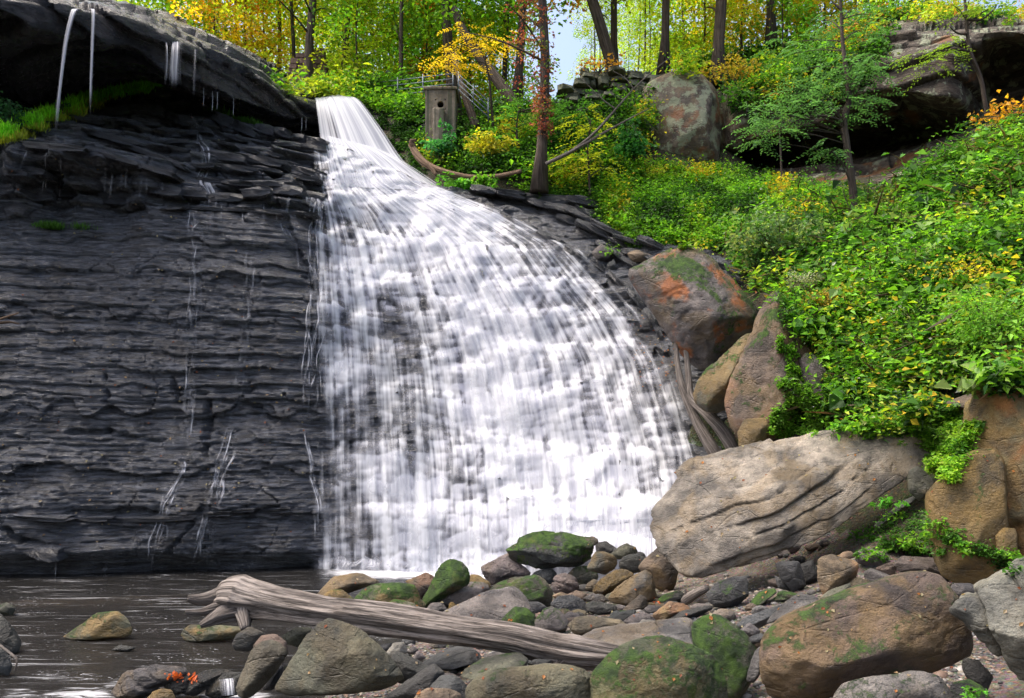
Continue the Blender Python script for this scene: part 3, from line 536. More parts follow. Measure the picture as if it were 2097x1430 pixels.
# short cascade under the plume, on the left
def cascade(name, lpts, rpts, dens_, label, su=0.5, nt=40, ns=30, seed=0, bulge=0.15):
    s = np.linspace(0, 1, ns)[None]; t_ = np.linspace(0, 1, nt)[:, None]
    l = smooth_path(lpts, nt); r = smooth_path(rpts, nt); m = l[:, None] * (1 - s[..., None]) + r[:, None] * s[..., None]
    m[..., 2] -= bulge * np.sin(np.pi * s) + 0.05 * fbm(s * 6 + seed, t_ * 2, 0, 3, 171)
    hy = np.array([[hit_cliff(a, b) for a, b in row] for row in m[::3, ::3, :2]]); hy = np.repeat(np.repeat(hy, 3, 0), 3, 1)[:nt, :ns]
    m[..., 2] = np.minimum(m[..., 2], blur(blur(hy, 2, 0), 2, 1) - .12)
    v = P(m[..., 0], m[..., 1], m[..., 2])
    d = dens_ * sst(0, .12, s) * sst(1, .88, s) + 0.0 * t_
    return link(name, mesh_np(name, v.reshape(-1, 3), grid_faces(nt, ns), attrs={'flow': np.stack(np.broadcast_arrays(s * su + seed, t_ * 3, d), -1).reshape(-1, 3)}, mats=M['fall']), kind='structure', label=label)
cascade('cascade', [(662, 276, 26.1), (662, 300, 25.7), (656, 335, 25.3), (650, 380, 24.6)], [(780, 305, 26.3), (830, 330, 26.0), (880, 360, 25.7), (930, 392, 25.0)], 0.95, 'white cascade foaming below the plume', 1.2, seed=2)
cascade('cascade', [(1110, 1068, 18.9), (1100, 1085, 18.5), (1080, 1110, 18.1), (1070, 1140, 17.9)], [(1370, 1062, 18.4), (1372, 1085, 17.9), (1375, 1110, 17.6), (1378, 1140, 17.4)], 0.95, 'low white apron of water behind the long mossy boulder', 1.6, seed=5)

# trickles: narrow ribbons of water down the wall and free falling from the caprock
def ribbon(name, pts, w, label, dens_=0.8, n=60, onrock=True, group=None, wob=0.0, seed=0, fan=0.0):
    """pts: (px, py[, Y]); w: widths in px at the two ends"""
    q = smooth_path([p[:2] for p in pts], n)
    if onrock:
        Y = np.array([hit_cliff(a, b) for a, b in q]) - 0.05
        Y = np.minimum(Y, np.minimum.reduce([np.roll(Y, k) if 0 else np.concatenate([Y[:1].repeat(k), Y[:-k]]) + 0.02 * k if k else Y for k in range(4)]))
    else: Y = smooth_path([(p[2], 0) for p in pts], n)[:, 0]
    ws = np.interp(np.linspace(0, 1, n), np.linspace(0, 1, len(w)), w); k = 7; s = np.linspace(-.5, .5, k)
    pxs = q[:, 0:1] + ws[:, None] * s[None] + wob * fbm(np.linspace(0, 4, n)[:, None] + seed, s[None] * 2, 0, 2, 181) * ws[:, None]
    pys = np.broadcast_to(q[:, 1:2], pxs.shape); Ys = Y[:, None] - 0.03 * np.cos(np.pi * s)[None]
    v = P(pxs, pys, np.broadcast_to(Ys, pxs.shape))
    d = dens_ * np.clip(np.cos(np.pi * s), 0, 1)[None] ** 1.2 * (sst(0, .10 if onrock else .02, np.linspace(0, 1, n)) * sst(1.0, .75, np.linspace(0, 1, n)) + 0.06)[:, None]
    if onrock: d = d * (0.8 + 0.9 * fbm(np.linspace(0, 11, n)[:, None] + seed * 3, s[None] * 4, 0, 3, 191))
    f = np.stack([np.broadcast_to(s[None] * ws.max() / 22 + seed, pxs.shape), np.broadcast_to(v[..., 2], pxs.shape), np.clip(d, 0, 1.25)], -1)
    return link(name, mesh_np(name, v.reshape(-1, 3), grid_faces(n, k), attrs={'flow': f.reshape(-1, 3)}, mats=M['trickle']), kind='structure', label=label, group=group)
ribbon('falling_stream', [(157, 18, 19.0), (150, 26, 18.8), (136, 80, 18.75), (126, 150, 18.75), (119, 215, 18.8), (113, 288, 19.0)], (22, 13, 9, 12), 'left of the twin thin streams falling from the caprock', .95, onrock=False, seed=1)
ribbon('falling_stream', [(186, 18, 19.4), (191, 26, 19.2), (189, 90, 19.15), (187, 150, 19.15), (184, 250, 19.3)], (12, 10, 9, 10), 'right of the twin thin streams falling from the caprock', .9, onrock=False, seed=2)
ribbon('falling_stream', [(340, 86, 21.2), (342, 100, 20.9), (341, 140, 20.9), (338, 185, 21.0)], (5, 8, 8), 'faint strand falling beside the curtain from the caprock', .5, onrock=False, seed=3)
ribbon('falling_stream', [(360, 85, 21.4), (359, 100, 21.1), (357, 140, 21.05), (357, 186, 21.1)], (24, 32, 30), 'short curtain of water hanging from the caprock face', .62, onrock=False, seed=4)
ribbon('falling_stream', [(400, 100, 21.9), (399, 150, 21.6), (396, 208, 21.6)], (7, 9, 6), 'thin strand right of the curtain on the caprock face', .45, onrock=False, seed=5)
for i, (px, a, b) in enumerate([(435, 185, 232), (445, 188, 228), (478, 200, 240), (618, 240, 272), (627, 240, 272), (417, 178, 222)]):
    Y = np.interp(px, [380, 560, 640], [22.2, 24.7, 26.6])
    ribbon('drip_line', [(px, a, Y), (px, (a + b) / 2, Y), (px - 1, b, Y)], (3, 3), 'fine drip falling from the lower lip of the caprock', .55, 20, False, 'drips from the caprock lip', seed=10 + i)
def braid(path, width, k, label, dens_, seed, w=3.2):
    """several thin strands wandering side by side down the rock, one piece of water"""
    g = np.random.default_rng(seed); V_, F_, A_ = [], [], []; nn = 0; L = sum(math.hypot(b[0] - a[0], b[1] - a[1]) for a, b in zip(path, path[1:])); n = max(14, int(L / 5))
    base = smooth_path(path, n); t = np.linspace(0, 1, n); ws = np.interp(t, np.linspace(0, 1, len(width)), width)
    k = int(k * 1.8); dens_ = dens_ * .62; w = w * 1.0
    for m in range(k):
        a0, a1 = sorted(g.uniform(0, 1, 2)) if m else (0, 1)
        if a1 - a0 < .25: a1 = min(1, a0 + .35)
        off = (g.uniform(-.5, .5) + .5 * fbm(t * L / 70 + m * 7, 0, 0, 3, seed + m)) * ws; x = base[:, 0] + off; y = base[:, 1]
        Y = np.array([hit_cliff(p, q) for p, q in zip(x, y)]); Y = np.minimum.accumulate(np.minimum(Y, np.concatenate([Y[2:], Y[-2:]])))[:] - .04 if 0 else np.minimum.reduce([Y, np.concatenate([Y[:1], Y[:-1]]) + .03, np.concatenate([Y[:2], Y[:-2]]) + .06]) - .035
        ww = w * g.uniform(.6, 1.6) * (1 + .6 * fbm(t * L / 40, m * 3.0, 0, 2, seed)); sx = np.linspace(-.5, .5, 5)
        v = P(x[:, None] + ww[:, None] * sx, np.broadcast_to(y[:, None], (n, 5)), np.broadcast_to(Y[:, None], (n, 5)) - .012 * np.cos(np.pi * sx)[None])
        d = dens_ * g.uniform(.6, 1.15) * np.clip(np.cos(np.pi * sx), 0, 1)[None] * (sst(a0 - .02, a0 + .08, t) * sst(a1 + .02, a1 - .1, t) * np.clip(.75 + 1.2 * fbm(t * L / 24 + m, 0, 0, 3, seed + 50 + m), .12, 1.3))[:, None]
        V_.append(v.reshape(-1, 3)); F_.append(grid_faces(n, 5) + nn); nn += n * 5
        A_.append(np.stack([np.broadcast_to(sx[None] * .12 + m + seed, (n, 5)), v[..., 2], np.clip(d, 0, 1.2)], -1).reshape(-1, 3))
    return link('trickle', mesh_np('trickle', np.concatenate(V_), np.concatenate(F_), attrs={'flow': np.concatenate(A_)}, mats=M['trickle']), kind='structure', label=label)
braid([(393, 222), (398, 240), (408, 260), (412, 290), (425, 305), (428, 340), (420, 370), (432, 400), (428, 430)], (8, 16, 22, 30, 26), 9, 'braided trickle stepping down the ledges left of the falls', 1.1, 301, 4.5)
braid([(428, 430), (412, 460), (402, 520), (398, 600), (394, 680), (390, 760), (386, 850), (383, 935)], (40, 34, 26, 22, 20), 14, 'faint long veil of threads down the middle of the dark wall', .62, 302)
braid([(383, 938), (376, 962), (352, 1010), (340, 1050), (326, 1110), (318, 1184)], (12, 22, 34, 30), 12, 'spreading trickle running from the notch to the pool', .95, 303, 4)
braid([(592, 392), (586, 430), (580, 458), (598, 500), (606, 570)], (6, 6, 20, 22), 7, 'thin spout bending over the broken ledge beside the falls', 1.0, 304)
braid([(520, 430), (512, 520), (506, 620), (500, 700), (492, 780), (486, 850)], (30, 26, 18, 22, 26), 11, 'faint trickle on the wall nearer the falls', .5, 305)
braid([(484, 852), (466, 920), (450, 980), (440, 1030), (424, 1090), (408, 1170)], (24, 30, 32, 28, 40), 14, 'lacy trickle falling from the split ledge to the pool', .85, 306, 3.6)
braid([(388, 402), (386, 440), (392, 490)], (12, 20, 16), 6, 'short forked trickle under the lower ledge', .8, 307)
braid([(300, 358), (298, 432)], (3, 4), 2, 'single straight drip beside the dark recess', .9, 308)
braid([(116, 1140), (115, 1192)], (4, 6), 3, 'small spout pouring from the undercut foot of the wall', 1.1, 309, 4)
braid([(222, 1135), (218, 1185)], (14, 16), 5, 'faint spout under the overhang left of the trickle', .6, 310)
braid([(626, 880), (634, 930), (640, 985), (652, 1030), (656, 1100)], (6, 10, 14, 16), 7, 'bright narrow rill along the left edge of the falls', 1.0, 311, 4)
braid([(60, 302), (48, 330), (42, 352)], (4, 12), 4, 'tiny drip fan at the left end of the ledge', .8, 312)
braid([(95, 302), (90, 345), (88, 445)], (12, 12, 10), 5, 'leftmost long drip under the ledge', .8, 313)
braid([(122, 318), (118, 410)], (14, 10), 4, 'second long drip under the ledge', .7, 314)
braid([(226, 332), (223, 415)], (10, 8), 3, 'third long drip under the ledge', .7, 315)
braid([(640, 330), (648, 390), (645, 470), (650, 560), (646, 660), (640, 760), (632, 860)], (14, 22, 26, 30, 34, 40), 18, 'loose threads of water fringing the left edge of the falls', .8, 316, 4)
rr_ = random.Random(3)
for i in range(26):
    px = rr_.uniform(140, 640); a = np.interp(px, [140, 300, 400, 640], [325, 350, 415, 425]) + rr_.uniform(-6, 10)
    ribbon('drip_line', [(px, a), (px - 1, a + rr_.uniform(25, 60))], (2.5, 2.5), 'hair thin drip below the dark shale ledges', .5, 16, True, 'hair thin drips under the shale ledges', seed=60 + i)

na, nb = 160, 24
au = np.linspace(0, 1, na)[None]; bv = np.linspace(0, 1, nb)[:, None]
apx = 640 + 720 * au + 0 * bv; aY0 = np.interp(apx, [640, 760, 900, 1000, 1100, 1360], [19.6, 19.5, 19.25, 19.0, 18.6, 17.9]) + .25 + .12 * fbm(apx / 40.0, 0, 0, 3, 501)
od = bv * (1.9 + .5 * fbm(apx / 60.0, 0, 0, 3, 502)); aY = aY0 - od
az = .02 + (.34 + .14 * fbm(apx / 30.0, bv * 3, 0, 3, 503)) * np.exp(-od / .42) + .02 * fbm(apx / 14.0, od * 5, 0, 3, 504) * (1 - bv)
ad = np.clip(.72 * (1 - bv) ** 1.4 - .12 + .25 * fbm(apx / 35.0, od * 1.5, 0, 3, 505) * (1 - bv), 0, 1) * sst(0, .05, au)
link('churned_foam', mesh_np('churned_foam', np.stack([(apx - CX) * aY / F_PX, aY, az], -1).reshape(-1, 3), grid_faces(nb, na), attrs={'flow': np.stack([apx / 420.0 + .1 * fbm(apx / 30.0, od, 0, 3, 506), od * .8 + .4 * fbm(apx / 25.0, od * 2, 0, 3, 507), ad], -1).reshape(-1, 3)}, mats=M['fall']), kind='structure', label='churned white foam along the foot of the falls')
# ------------------------------------------------------------------ caprock overhang, upper left (lofted cross sections)
def loft(name, stations, mat, nx=260, nprof=150, amp=0.12, seed=0, lay=0.35, jitter=1.0):
    sp = np.array([a for a, _ in stations], float); k = len(stations[0][1])
    prof = np.array([[P(px, py, Y) for py, Y in pr] for px, pr in stations])          # (ns,k,3)
    u = np.linspace(0, 1, k); uu = np.linspace(0, 1, nprof)
    A = np.stack([[np.interp(uu, u, prof[i, :, c]) for c in range(3)] for i in range(len(sp))]).transpose(0, 2, 1)   # ns,nprof,3
    xs = np.linspace(sp[0], sp[-1], nx)
    G = np.stack([[np.interp(xs, sp, A[:, j, c]) for c in range(3)] for j in range(nprof)]).transpose(0, 2, 1)       # nprof,nx,3
    G = blur(blur(G, nprof / 90.0, 0), nx / 60.0, 1)
    x, y, z = G[..., 0], G[..., 1], G[..., 2]
    du = np.gradient(G, axis=0); dv = np.gradient(G, axis=1); n = np.cross(dv, du); n /= np.linalg.norm(n, axis=-1)[..., None] + 1e-9
    zz = z / lay + 0.8 * fbm(x * 0.3, y * 0.3, z * 0.2, 3, seed) + 0.5 * vn(z / lay * .6, 0, 0, seed + 2); i = np.floor(zz); fr = zz - i
    w = 1.2 + 2 * h1(i, seed + 1); b = np.floor(x / w + 7 * h1(i, seed + 3) + .3 * vn(x, y, z, seed + 4))
    d = amp * (1.2 * fbm(x * 0.5, y * 0.5, z * 0.6, 4, seed + 5) + (h2(i, b, seed + 6) - .5) * 1.5 + ((1 - fr) ** .8 - .5) * (.4 + 1.2 * h2(i, b, seed + 12)) - 0.5 * np.exp(-(np.minimum(fr, 1 - fr) / .07) ** 2) + 0.5 * fbm(x * 2, y * 2, z * 4, 4, seed + 7))
    G = G - n * d[..., None]
    return link(name, mesh_np(name, G.reshape(-1, 3), grid_faces(nprof, nx), mats=mat), kind='structure')
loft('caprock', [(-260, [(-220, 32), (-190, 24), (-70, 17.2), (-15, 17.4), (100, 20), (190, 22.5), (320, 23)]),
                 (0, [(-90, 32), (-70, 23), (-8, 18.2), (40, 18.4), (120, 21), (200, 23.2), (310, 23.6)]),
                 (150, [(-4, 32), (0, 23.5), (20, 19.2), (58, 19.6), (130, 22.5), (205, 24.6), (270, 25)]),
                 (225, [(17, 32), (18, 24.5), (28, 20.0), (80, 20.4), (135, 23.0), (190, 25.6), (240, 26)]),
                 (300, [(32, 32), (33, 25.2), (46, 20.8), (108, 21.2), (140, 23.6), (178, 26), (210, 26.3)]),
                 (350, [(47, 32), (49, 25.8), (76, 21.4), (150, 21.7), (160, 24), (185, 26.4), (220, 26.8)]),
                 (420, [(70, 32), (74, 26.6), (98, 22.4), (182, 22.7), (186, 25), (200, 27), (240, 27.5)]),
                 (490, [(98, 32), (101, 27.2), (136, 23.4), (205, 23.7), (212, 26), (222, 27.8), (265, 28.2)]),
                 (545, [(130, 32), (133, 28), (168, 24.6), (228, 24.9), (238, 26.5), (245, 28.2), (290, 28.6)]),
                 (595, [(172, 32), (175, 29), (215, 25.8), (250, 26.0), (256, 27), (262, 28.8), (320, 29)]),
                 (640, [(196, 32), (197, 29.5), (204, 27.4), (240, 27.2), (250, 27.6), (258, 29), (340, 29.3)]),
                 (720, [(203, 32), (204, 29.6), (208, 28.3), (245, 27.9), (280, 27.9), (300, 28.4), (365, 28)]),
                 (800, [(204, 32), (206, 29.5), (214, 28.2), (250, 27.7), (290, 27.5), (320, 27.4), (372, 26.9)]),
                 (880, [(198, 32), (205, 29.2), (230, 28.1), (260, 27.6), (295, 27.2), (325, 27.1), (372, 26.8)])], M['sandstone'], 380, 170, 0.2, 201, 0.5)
# right-hand sandstone overhang
loft('sandstone_cliff', [(1475, [(165, 31), (172, 29), (195, 27.4), (240, 26.9), (300, 26.8), (312, 28), (330, 29.4), (380, 26.5)]),
                 (1560, [(140, 31), (150, 28.6), (185, 26.2), (230, 25.6), (280, 25.6), (290, 27), (315, 29.2), (395, 25.0)]),
                 (1650, [(110, 31), (120, 28), (160, 25.6), (215, 25.2), (262, 25.2), (275, 27), (310, 28.8), (400, 24.0)]),
                 (1740, [(70, 31), (85, 27), (125, 24.8), (190, 24.4), (228, 24.4), (245, 26.2), (300, 28.4), (405, 22.8)]),
                 (1810, [(35, 31), (42, 26.4), (70, 24.0), (140, 23.5), (190, 23.5), (215, 25.4), (290, 27.6), (395, 22.0)]),
                 (1880, [(32, 31), (40, 26), (62, 23.5), (110, 23.1), (196, 23.0), (225, 25), (285, 26.6), (370, 21.3)]),
                 (1950, [(32, 31), (42, 25.5), (66, 23), (100, 22.7), (208, 22.8), (235, 24.4), (270, 25.4), (345, 20.7)]),
                 (1990, [(34, 31), (46, 25.2), (66, 22.8), (92, 22.8), (215, 23.8), (235, 24.2), (262, 24.8), (320, 20.4)]),
                 (2040, [(38, 31), (50, 25), (64, 22.5), (76, 22.7), (100, 24.6), (180, 24.8), (235, 24.2), (290, 20.0)]),
                 (2110, [(38, 31), (50, 24.6), (64, 22.1), (80, 22.2), (100, 24), (180, 24.2), (225, 23.2), (265, 19.3)]),
                 (2300, [(38, 30), (50, 24), (64, 21.1), (80, 21.2), (100, 23), (180, 23.2), (225, 21.8), (255, 18.5)])], M['lichenstone'], 340, 190, 0.14, 231, 0.5)
# ------------------------------------------------------------------ pool
wx = np.linspace(-16, 5, 150); wy = np.linspace(0.5, 20.5, 140); WX, WY = np.meshgrid(wx, wy)
pxw = CX + F_PX * WX / WY; pyw = HOR + F_PX * ZC / WY
foam = .5 * sst(2.2, 0.0, np.abs(WY - np.interp(pxw, [640, 1000, 1350], [19.4, 18.9, 17.9])) - 0.1) * sst(600, 700, pxw)
foam += 0.45 * sst(1.8, 0, np.abs(WY - 18.6)) * sst(560, 760, pxw)
for fx, fy, rx, ry, a in [(60, 1330, 60, 20, .2), (130, 1385, 130, 26, .5), (170, 1422, 110, 18, .8), (250, 1400, 60, 20, .6), (40, 1420, 60, 20, .6), (230, 1340, 60, 8, .5), (420, 1300, 50, 6, .6), (430, 1350, 60, 12, .55), (520, 1320, 30, 10, .5), (480, 1425, 90, 10, 1.1), (318, 1182, 40, 5, .6), (115, 1193, 30, 4, .5), (412, 1168, 40, 4, .5), (90, 1280, 70, 10, .2), (300, 1210, 180, 12, .2), (330, 1270, 120, 12, .15)]:
    foam = np.maximum(foam, a * np.exp(-((pxw - fx) / rx) ** 2 - ((pyw - fy) / ry) ** 2))
wz = 0.012 * fbm(WX * 1.5, WY * 2.5, 0, 3, 261) + 0.03 * foam * fbm(WX * 4, WY * 5, 0, 3, 262) * sst(14, 10, WY)
link('pool', mesh_np('pool', np.stack([WX, WY, wz], -1).reshape(-1, 3), grid_faces(len(wy), len(wx)), attrs={'foam': np.clip(foam, 0, 1.2).ravel()}, mats=M['pool']), kind='structure')
# ------------------------------------------------------------------ boulders
_ico = {}
def ico(l):
    if l not in _ico:
        bm = bmesh.new(); bmesh.ops.create_icosphere(bm, subdivisions=l, radius=1.0)
        _ico[l] = (np.array([v.co[:] for v in bm.verts]), np.array([[v.index for v in f.verts] for f in bm.faces])); bm.free()
    return _ico[l]
def hull2(p):
    p = sorted(map(tuple, p))
    def half(q):
        h = []
        for a in q:
            while len(h) > 1 and (h[-1][0] - h[-2][0]) * (a[1] - h[-2][1]) - (h[-1][1] - h[-2][1]) * (a[0] - h[-2][0]) <= 0: h.pop()
            h.append(a)
        return h
    a, b = half(p), half(p[::-1]); return np.array(a[:-1] + b[:-1])
ZM = {'A': (0, 900, 2.6986), 'B': (350, 1100, 3.2262), 'C': (850, 1060, 3.2262), 'D': (1300, 830, 2.384), 'E': (1200, 450, 2.3378), 'F': (1450, 1100, 3.2411), 'G': (600, 330, 2.33), 'X': (0, 0, 1.0)}
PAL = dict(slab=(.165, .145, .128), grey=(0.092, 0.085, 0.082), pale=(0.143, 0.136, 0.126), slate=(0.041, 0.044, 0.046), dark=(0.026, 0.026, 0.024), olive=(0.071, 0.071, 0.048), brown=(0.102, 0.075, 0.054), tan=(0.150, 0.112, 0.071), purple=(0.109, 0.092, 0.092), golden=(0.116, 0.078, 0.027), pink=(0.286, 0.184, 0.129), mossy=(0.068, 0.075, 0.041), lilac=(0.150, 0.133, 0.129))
def stone_mesh(name, v, seed, amp, level):
    pass
ROCKS = []
def rock(z, pts, col, label, Y=None, moss=0.0, wet=0.15, ochre=0.0, rust=0.0, lichen=0.0, t=None, p=None, amp=0.075, lvl=None, name='boulder', caps=None, tilt=None, strata=0.0, sdir=(0.3, 0.2, 1.0), sink=0.0, cuts=4, bulge=(14, 40), shear=0.0, yaw=0.0):
    ox, oy, sc = ZM[z]; o = np.array(pts, float) / sc + np.array([ox, oy])
    rs = np.random.default_rng(abs(hash((round(o[0, 0]), round(o[0, 1]), len(o)))) % (2 ** 31))
    if Y is None:
        k = o[:, 1].argmax(); base = o[k]; Y = min(hit_ground(base[0], min(base[1], 1500), 5.0, 24.0), ZC * F_PX / max(base[1] - HOR, 60)) + 0.12 * (o[:, 0].max() - o[:, 0].min()) / 180.0
    q = np.stack([(o[:, 0] - CX) * Y / F_PX, ZC - (o[:, 1] - HOR) * Y / F_PX], -1)
    q[:, 1] -= sink * (q[:, 1] < np.median(q[:, 1]))
    h = hull2(q); lo, hi = h.min(0), h.max(0); c = (lo + hi) / 2; ab = (hi - lo) / 2
    td = t if t else 0.72 * math.sqrt(ab[0] * ab[1])
    nh = (h - c) / ab; px_w = (o[:, 0].max() - o[:, 0].min())
    cen = nh.mean(0) * 0.5
    N, D = [], []
    for a, b in zip(nh, np.roll(nh, -1, 0)):
        e = b - a; L = np.hypot(*e)
        if L < 1e-4: continue
        n = np.array([e[1], -e[0]]) / L; d = n @ (a - cen)
        if d < 0.03: continue
        for sg, lo_, hi_ in ((-1, *bulge), (1, 8, 30)):
            al = R(rs.uniform(lo_, hi_)); N.append([n[0] * math.cos(al), sg * math.sin(al), n[1] * math.cos(al)]); D.append(d * math.cos(al))
    for n, d in (caps or []): n = np.array(n, float); N.append(list(n / np.linalg.norm(n))); D.append(d)
    for i in range(cuts):
        n = np.array([rs.uniform(-.6, .6), -1, rs.uniform(-.35, .75)]); N.append(list(n / np.linalg.norm(n))); D.append(rs.uniform(.72, .95))
    N.append([0, 1, 0]); D.append(1.0)
    N, D = np.array(N), np.array(D)
    if lvl is None: lvl = 6 if px_w > 240 else 5 if px_w > 75 else 4 if px_w > 30 else 3
    dr, fc = ico(lvl); pw = ((p * 2.6 if p > 14 else p * 1.4) if p else rs.uniform(30, 60))
    s = np.maximum(dr @ N.T / D, 1e-9) ** pw; r = s.sum(1) ** (-1 / pw)
    u = dr * r[:, None]; u[:, 0] += cen[0]; u[:, 2] += cen[1]
    nch = (8 if name == 'stone_slab' else 16) if lvl >= 5 else 9 if lvl == 4 else 5
    for i in range(nch if pw > 15 else nch // 3):                          # fractured faces: shave thin chips off the surface
        n = rs.normal(size=3); n[1] = -abs(n[1]) if rs.uniform() < .75 else n[1]; n /= np.linalg.norm(n); sd_ = u @ n; lim = sd_.max() * rs.uniform(.92, .985)
        m_ = sd_ > lim; u[m_] -= np.outer((sd_[m_] - lim) * .92, n)
    for ax_i in (0, 2): l_, h_ = u[:, ax_i].min(), u[:, ax_i].max(); u[:, ax_i] = (u[:, ax_i] - l_) / (h_ - l_) * 2.04 - 1.02
    v = u * np.array([ab[0], td, ab[1]]); size = min(ab[0], ab[1], td)
    sd = int(rs.integers(1000)); f0 = 1.3 / max(size, .02)
    nn = dr / np.linalg.norm(dr, axis=1)[:, None]
    d = amp * size * (fbm(v[:, 0] * f0 * .8, v[:, 1] * f0 * .8, v[:, 2] * f0 * .8, 5, sd, .55) * 1.6)
    rdg = 1 - np.abs(fbm(v[:, 0] * f0 * .9 + 7, v[:, 1] * f0 * .9, v[:, 2] * f0 * 1.6, 3, sd + 20)) * 2
    d -= amp * size * 0.45 * sst(.84, 1.0, rdg)
    d += amp * size * .35 * fbm(v[:, 0] * f0 * 5, v[:, 1] * f0 * 5, v[:, 2] * f0 * 6, 3, sd + 40, .6)
    if strata:
        k = np.array(sdir, float); k /= np.linalg.norm(k); zz = (v @ k) / strata + .7 * fbm(v[:, 0] * .9, v[:, 1] * .9, v[:, 2] * .9, 3, sd + 5); i = np.floor(zz); fr = zz - i
        d += (h1(i, sd) - .5) * strata * .42 * sst(0, .12, np.minimum(fr, 1 - fr)) - strata * .24 * np.exp(-(np.minimum(fr, 1 - fr) / .07) ** 2) * sst(-.1, .25, vn(v[:, 0] * .9 + i * 5.1, v[:, 1], v[:, 2], sd + 3)) + strata * .22 * (sst(-.05, .05, vn(v[:, 0] * .8, v[:, 1] * .8, v[:, 2] * .8 + i * 3.3, sd + 8)) - .5)
    v = v + nn * d[:, None]
    v[:, 1] += shear * (v[:, 2] - v[:, 2].mean()) + yaw * v[:, 0]
    base_z = v[:, 2].min()
    v[:, 2] -= base_z
    me = mesh_np(name, v, fc, mats=M['boulder'])
    ob = link(name, me, loc=(c[0], Y, c[1] + base_z), label=label, cat='rock' if name != 'stone_slab' else 'slab')
    k = PAL[col]; j = rs.uniform(.88, 1.12, 3) * rs.uniform(.9, 1.15); ob.color = (k[0] * j[0], k[1] * (j[0] * .6 + j[1] * .4), k[2] * (j[0] * .6 + j[2] * .4), 1)
    ob['moss'] = moss; ob['wet'] = min(1.0, wet + .22); ob['ochre'] = ochre; ob['rust'] = rust; ob['lichen'] = lichen
    ROCKS.append((c[0], Y, c[1], ab[0], td, ab[1])); return ob
S = 'stone_slab'
# hero rocks, right side
rock('D', [(95, 545), (130, 500), (300, 372), (325, 275), (530, 205), (800, 150), (1200, 120), (1350, 105), (1440, 140), (1465, 170), (1435, 230), (1370, 295), (1240, 385), (1060, 505), (890, 630), (710, 700), (500, 762), (295, 828), (228, 795), (180, 710)], 'slab', 'huge tilted grey brown slab with long cracks beside the foot of the falls', 13.3, 0.15, .05, .3, t=.7, p=30, amp=.035, name=S, caps=[((0, -1, 0), .62), ((-.35, -.9, -.1), .72), ((.25, -.95, .1), .70)], strata=.22, sdir=(-.42, -.25, .8), cuts=0, bulge=(30, 55), shear=.62, yaw=-.22)
rock('D', [(300, 380), (320, 272), (420, 262), (450, 285), (420, 330), (340, 385)], 'olive', 'olive corner block on the falls side of the huge slab', 14.6, .25, .1, .3)
rock('E', [(208, 262), (330, 190), (420, 140), (510, 132), (590, 195), (700, 320), (790, 400), (832, 470), (780, 560), (650, 640), (560, 720), (500, 690), (440, 540), (320, 400), (240, 330)], 'purple', 'tall angular boulder with orange stained top right of the falls', 18.6, .58, .2, .3, .95, p=34, amp=.05, caps=[((-.5, -.8, .05), .62), ((.45, -.75, .45), .55), ((-.1, -.5, .85), .7)], cuts=0)
rock('E', [(520, 820), (560, 730), (680, 630), (760, 545), (810, 545), (780, 620), (720, 720), (700, 850), (690, 900), (600, 925), (530, 870)], 'olive', 'leaning yellow green slab wedged between two big boulders', 17.2, .5, .1, .6, p=26)
rock('E', [(683, 880), (690, 800), (730, 690), (790, 600), (835, 470), (870, 370), (930, 350), (990, 450), (1040, 600), (1130, 700), (1140, 850), (1060, 980), (1000, 1040), (870, 1050), (760, 1080), (720, 1000)], 'brown', 'largest upright brown boulder draped with green plants', 16.5, .5, .15, .35, .2, p=26, amp=.07, caps=[((-.6, -.8, .1), .55), ((.5, -.8, .25), .6)], cuts=1)
rock('E', [(1030, 700), (1060, 640), (1130, 690), (1220, 820), (1310, 950), (1200, 1000), (1120, 960), (1050, 850)], 'purple', 'plum grey boulder half buried under the bright green slope', 16.0, .45, .1, .1)
rock('E', [(968, 765), (1010, 758), (1195, 965), (1170, 1005), (1070, 945), (985, 830)], 'brown', 'long leaning stone bar in front of the upright brown boulder', 15.7, .6, .1, .1, t=.2, name=S)
rock('E', [(728, 1010), (760, 955), (860, 948), (885, 1000), (855, 1060), (740, 1115)], 'golden', 'ochre stone at the foot of the upright brown boulder', 15.8, .1, .2, .5)
rock('E', [(1665, 745), (1690, 722), (1772, 782), (1750, 802), (1690, 785)], 'brown', 'upper of two small stones sticking out of the slope', None, .3, .1, .2)
rock('E', [(1648, 822), (1690, 793), (1752, 808), (1742, 842), (1650, 845)], 'brown', 'lower of two small stones sticking out of the slope', None, .25, .1, .2)
rock('D', [(1490, 15), (1530, -18), (1620, -52), (1700, -48), (1690, 0), (1580, 42)], 'brown', 'highest flat brown slab lying in the bright grass', 12.4, .12, .1, .1, name=S, t=.5)
rock('D', [(1320, 50), (1360, 25), (1450, 20), (1580, 58), (1510, 95), (1400, 92)], 'brown', 'flat brown slab above the right end of the huge slab', 12.8, .15, .1, .2, name=S, t=.5)
rock('D', [(1478, 152), (1550, 88), (1600, 62), (1585, 112), (1530, 147)], 'brown', 'small slanting slab in the grass by the tall boulder', 12.3, .1, .1, .1, name=S)
rock('D', [(1415, 265), (1500, 258), (1560, 312), (1500, 352), (1430, 302)], 'brown', 'flat slab tucked behind the golden boulder', 12.2, .1, .1, .1, name=S)
rock('D', [(1338, 322), (1380, 300), (1462, 375), (1430, 442), (1385, 467), (1345, 422)], 'olive', 'upright block between the huge slab and golden boulder', 12.0, .2, .1, .2)
rock('D', [(1437, 440), (1560, 300), (1700, 215), (1800, 250), (1845, 600), (1825, 765), (1700, 705), (1510, 625), (1440, 520)], 'golden', 'big golden brown boulder at the right edge', 11.0, sink=.5, moss=.42, wet=.15, ochre=.7, p=22, amp=.05, caps=[((-.5, -.8, .3), .6)])
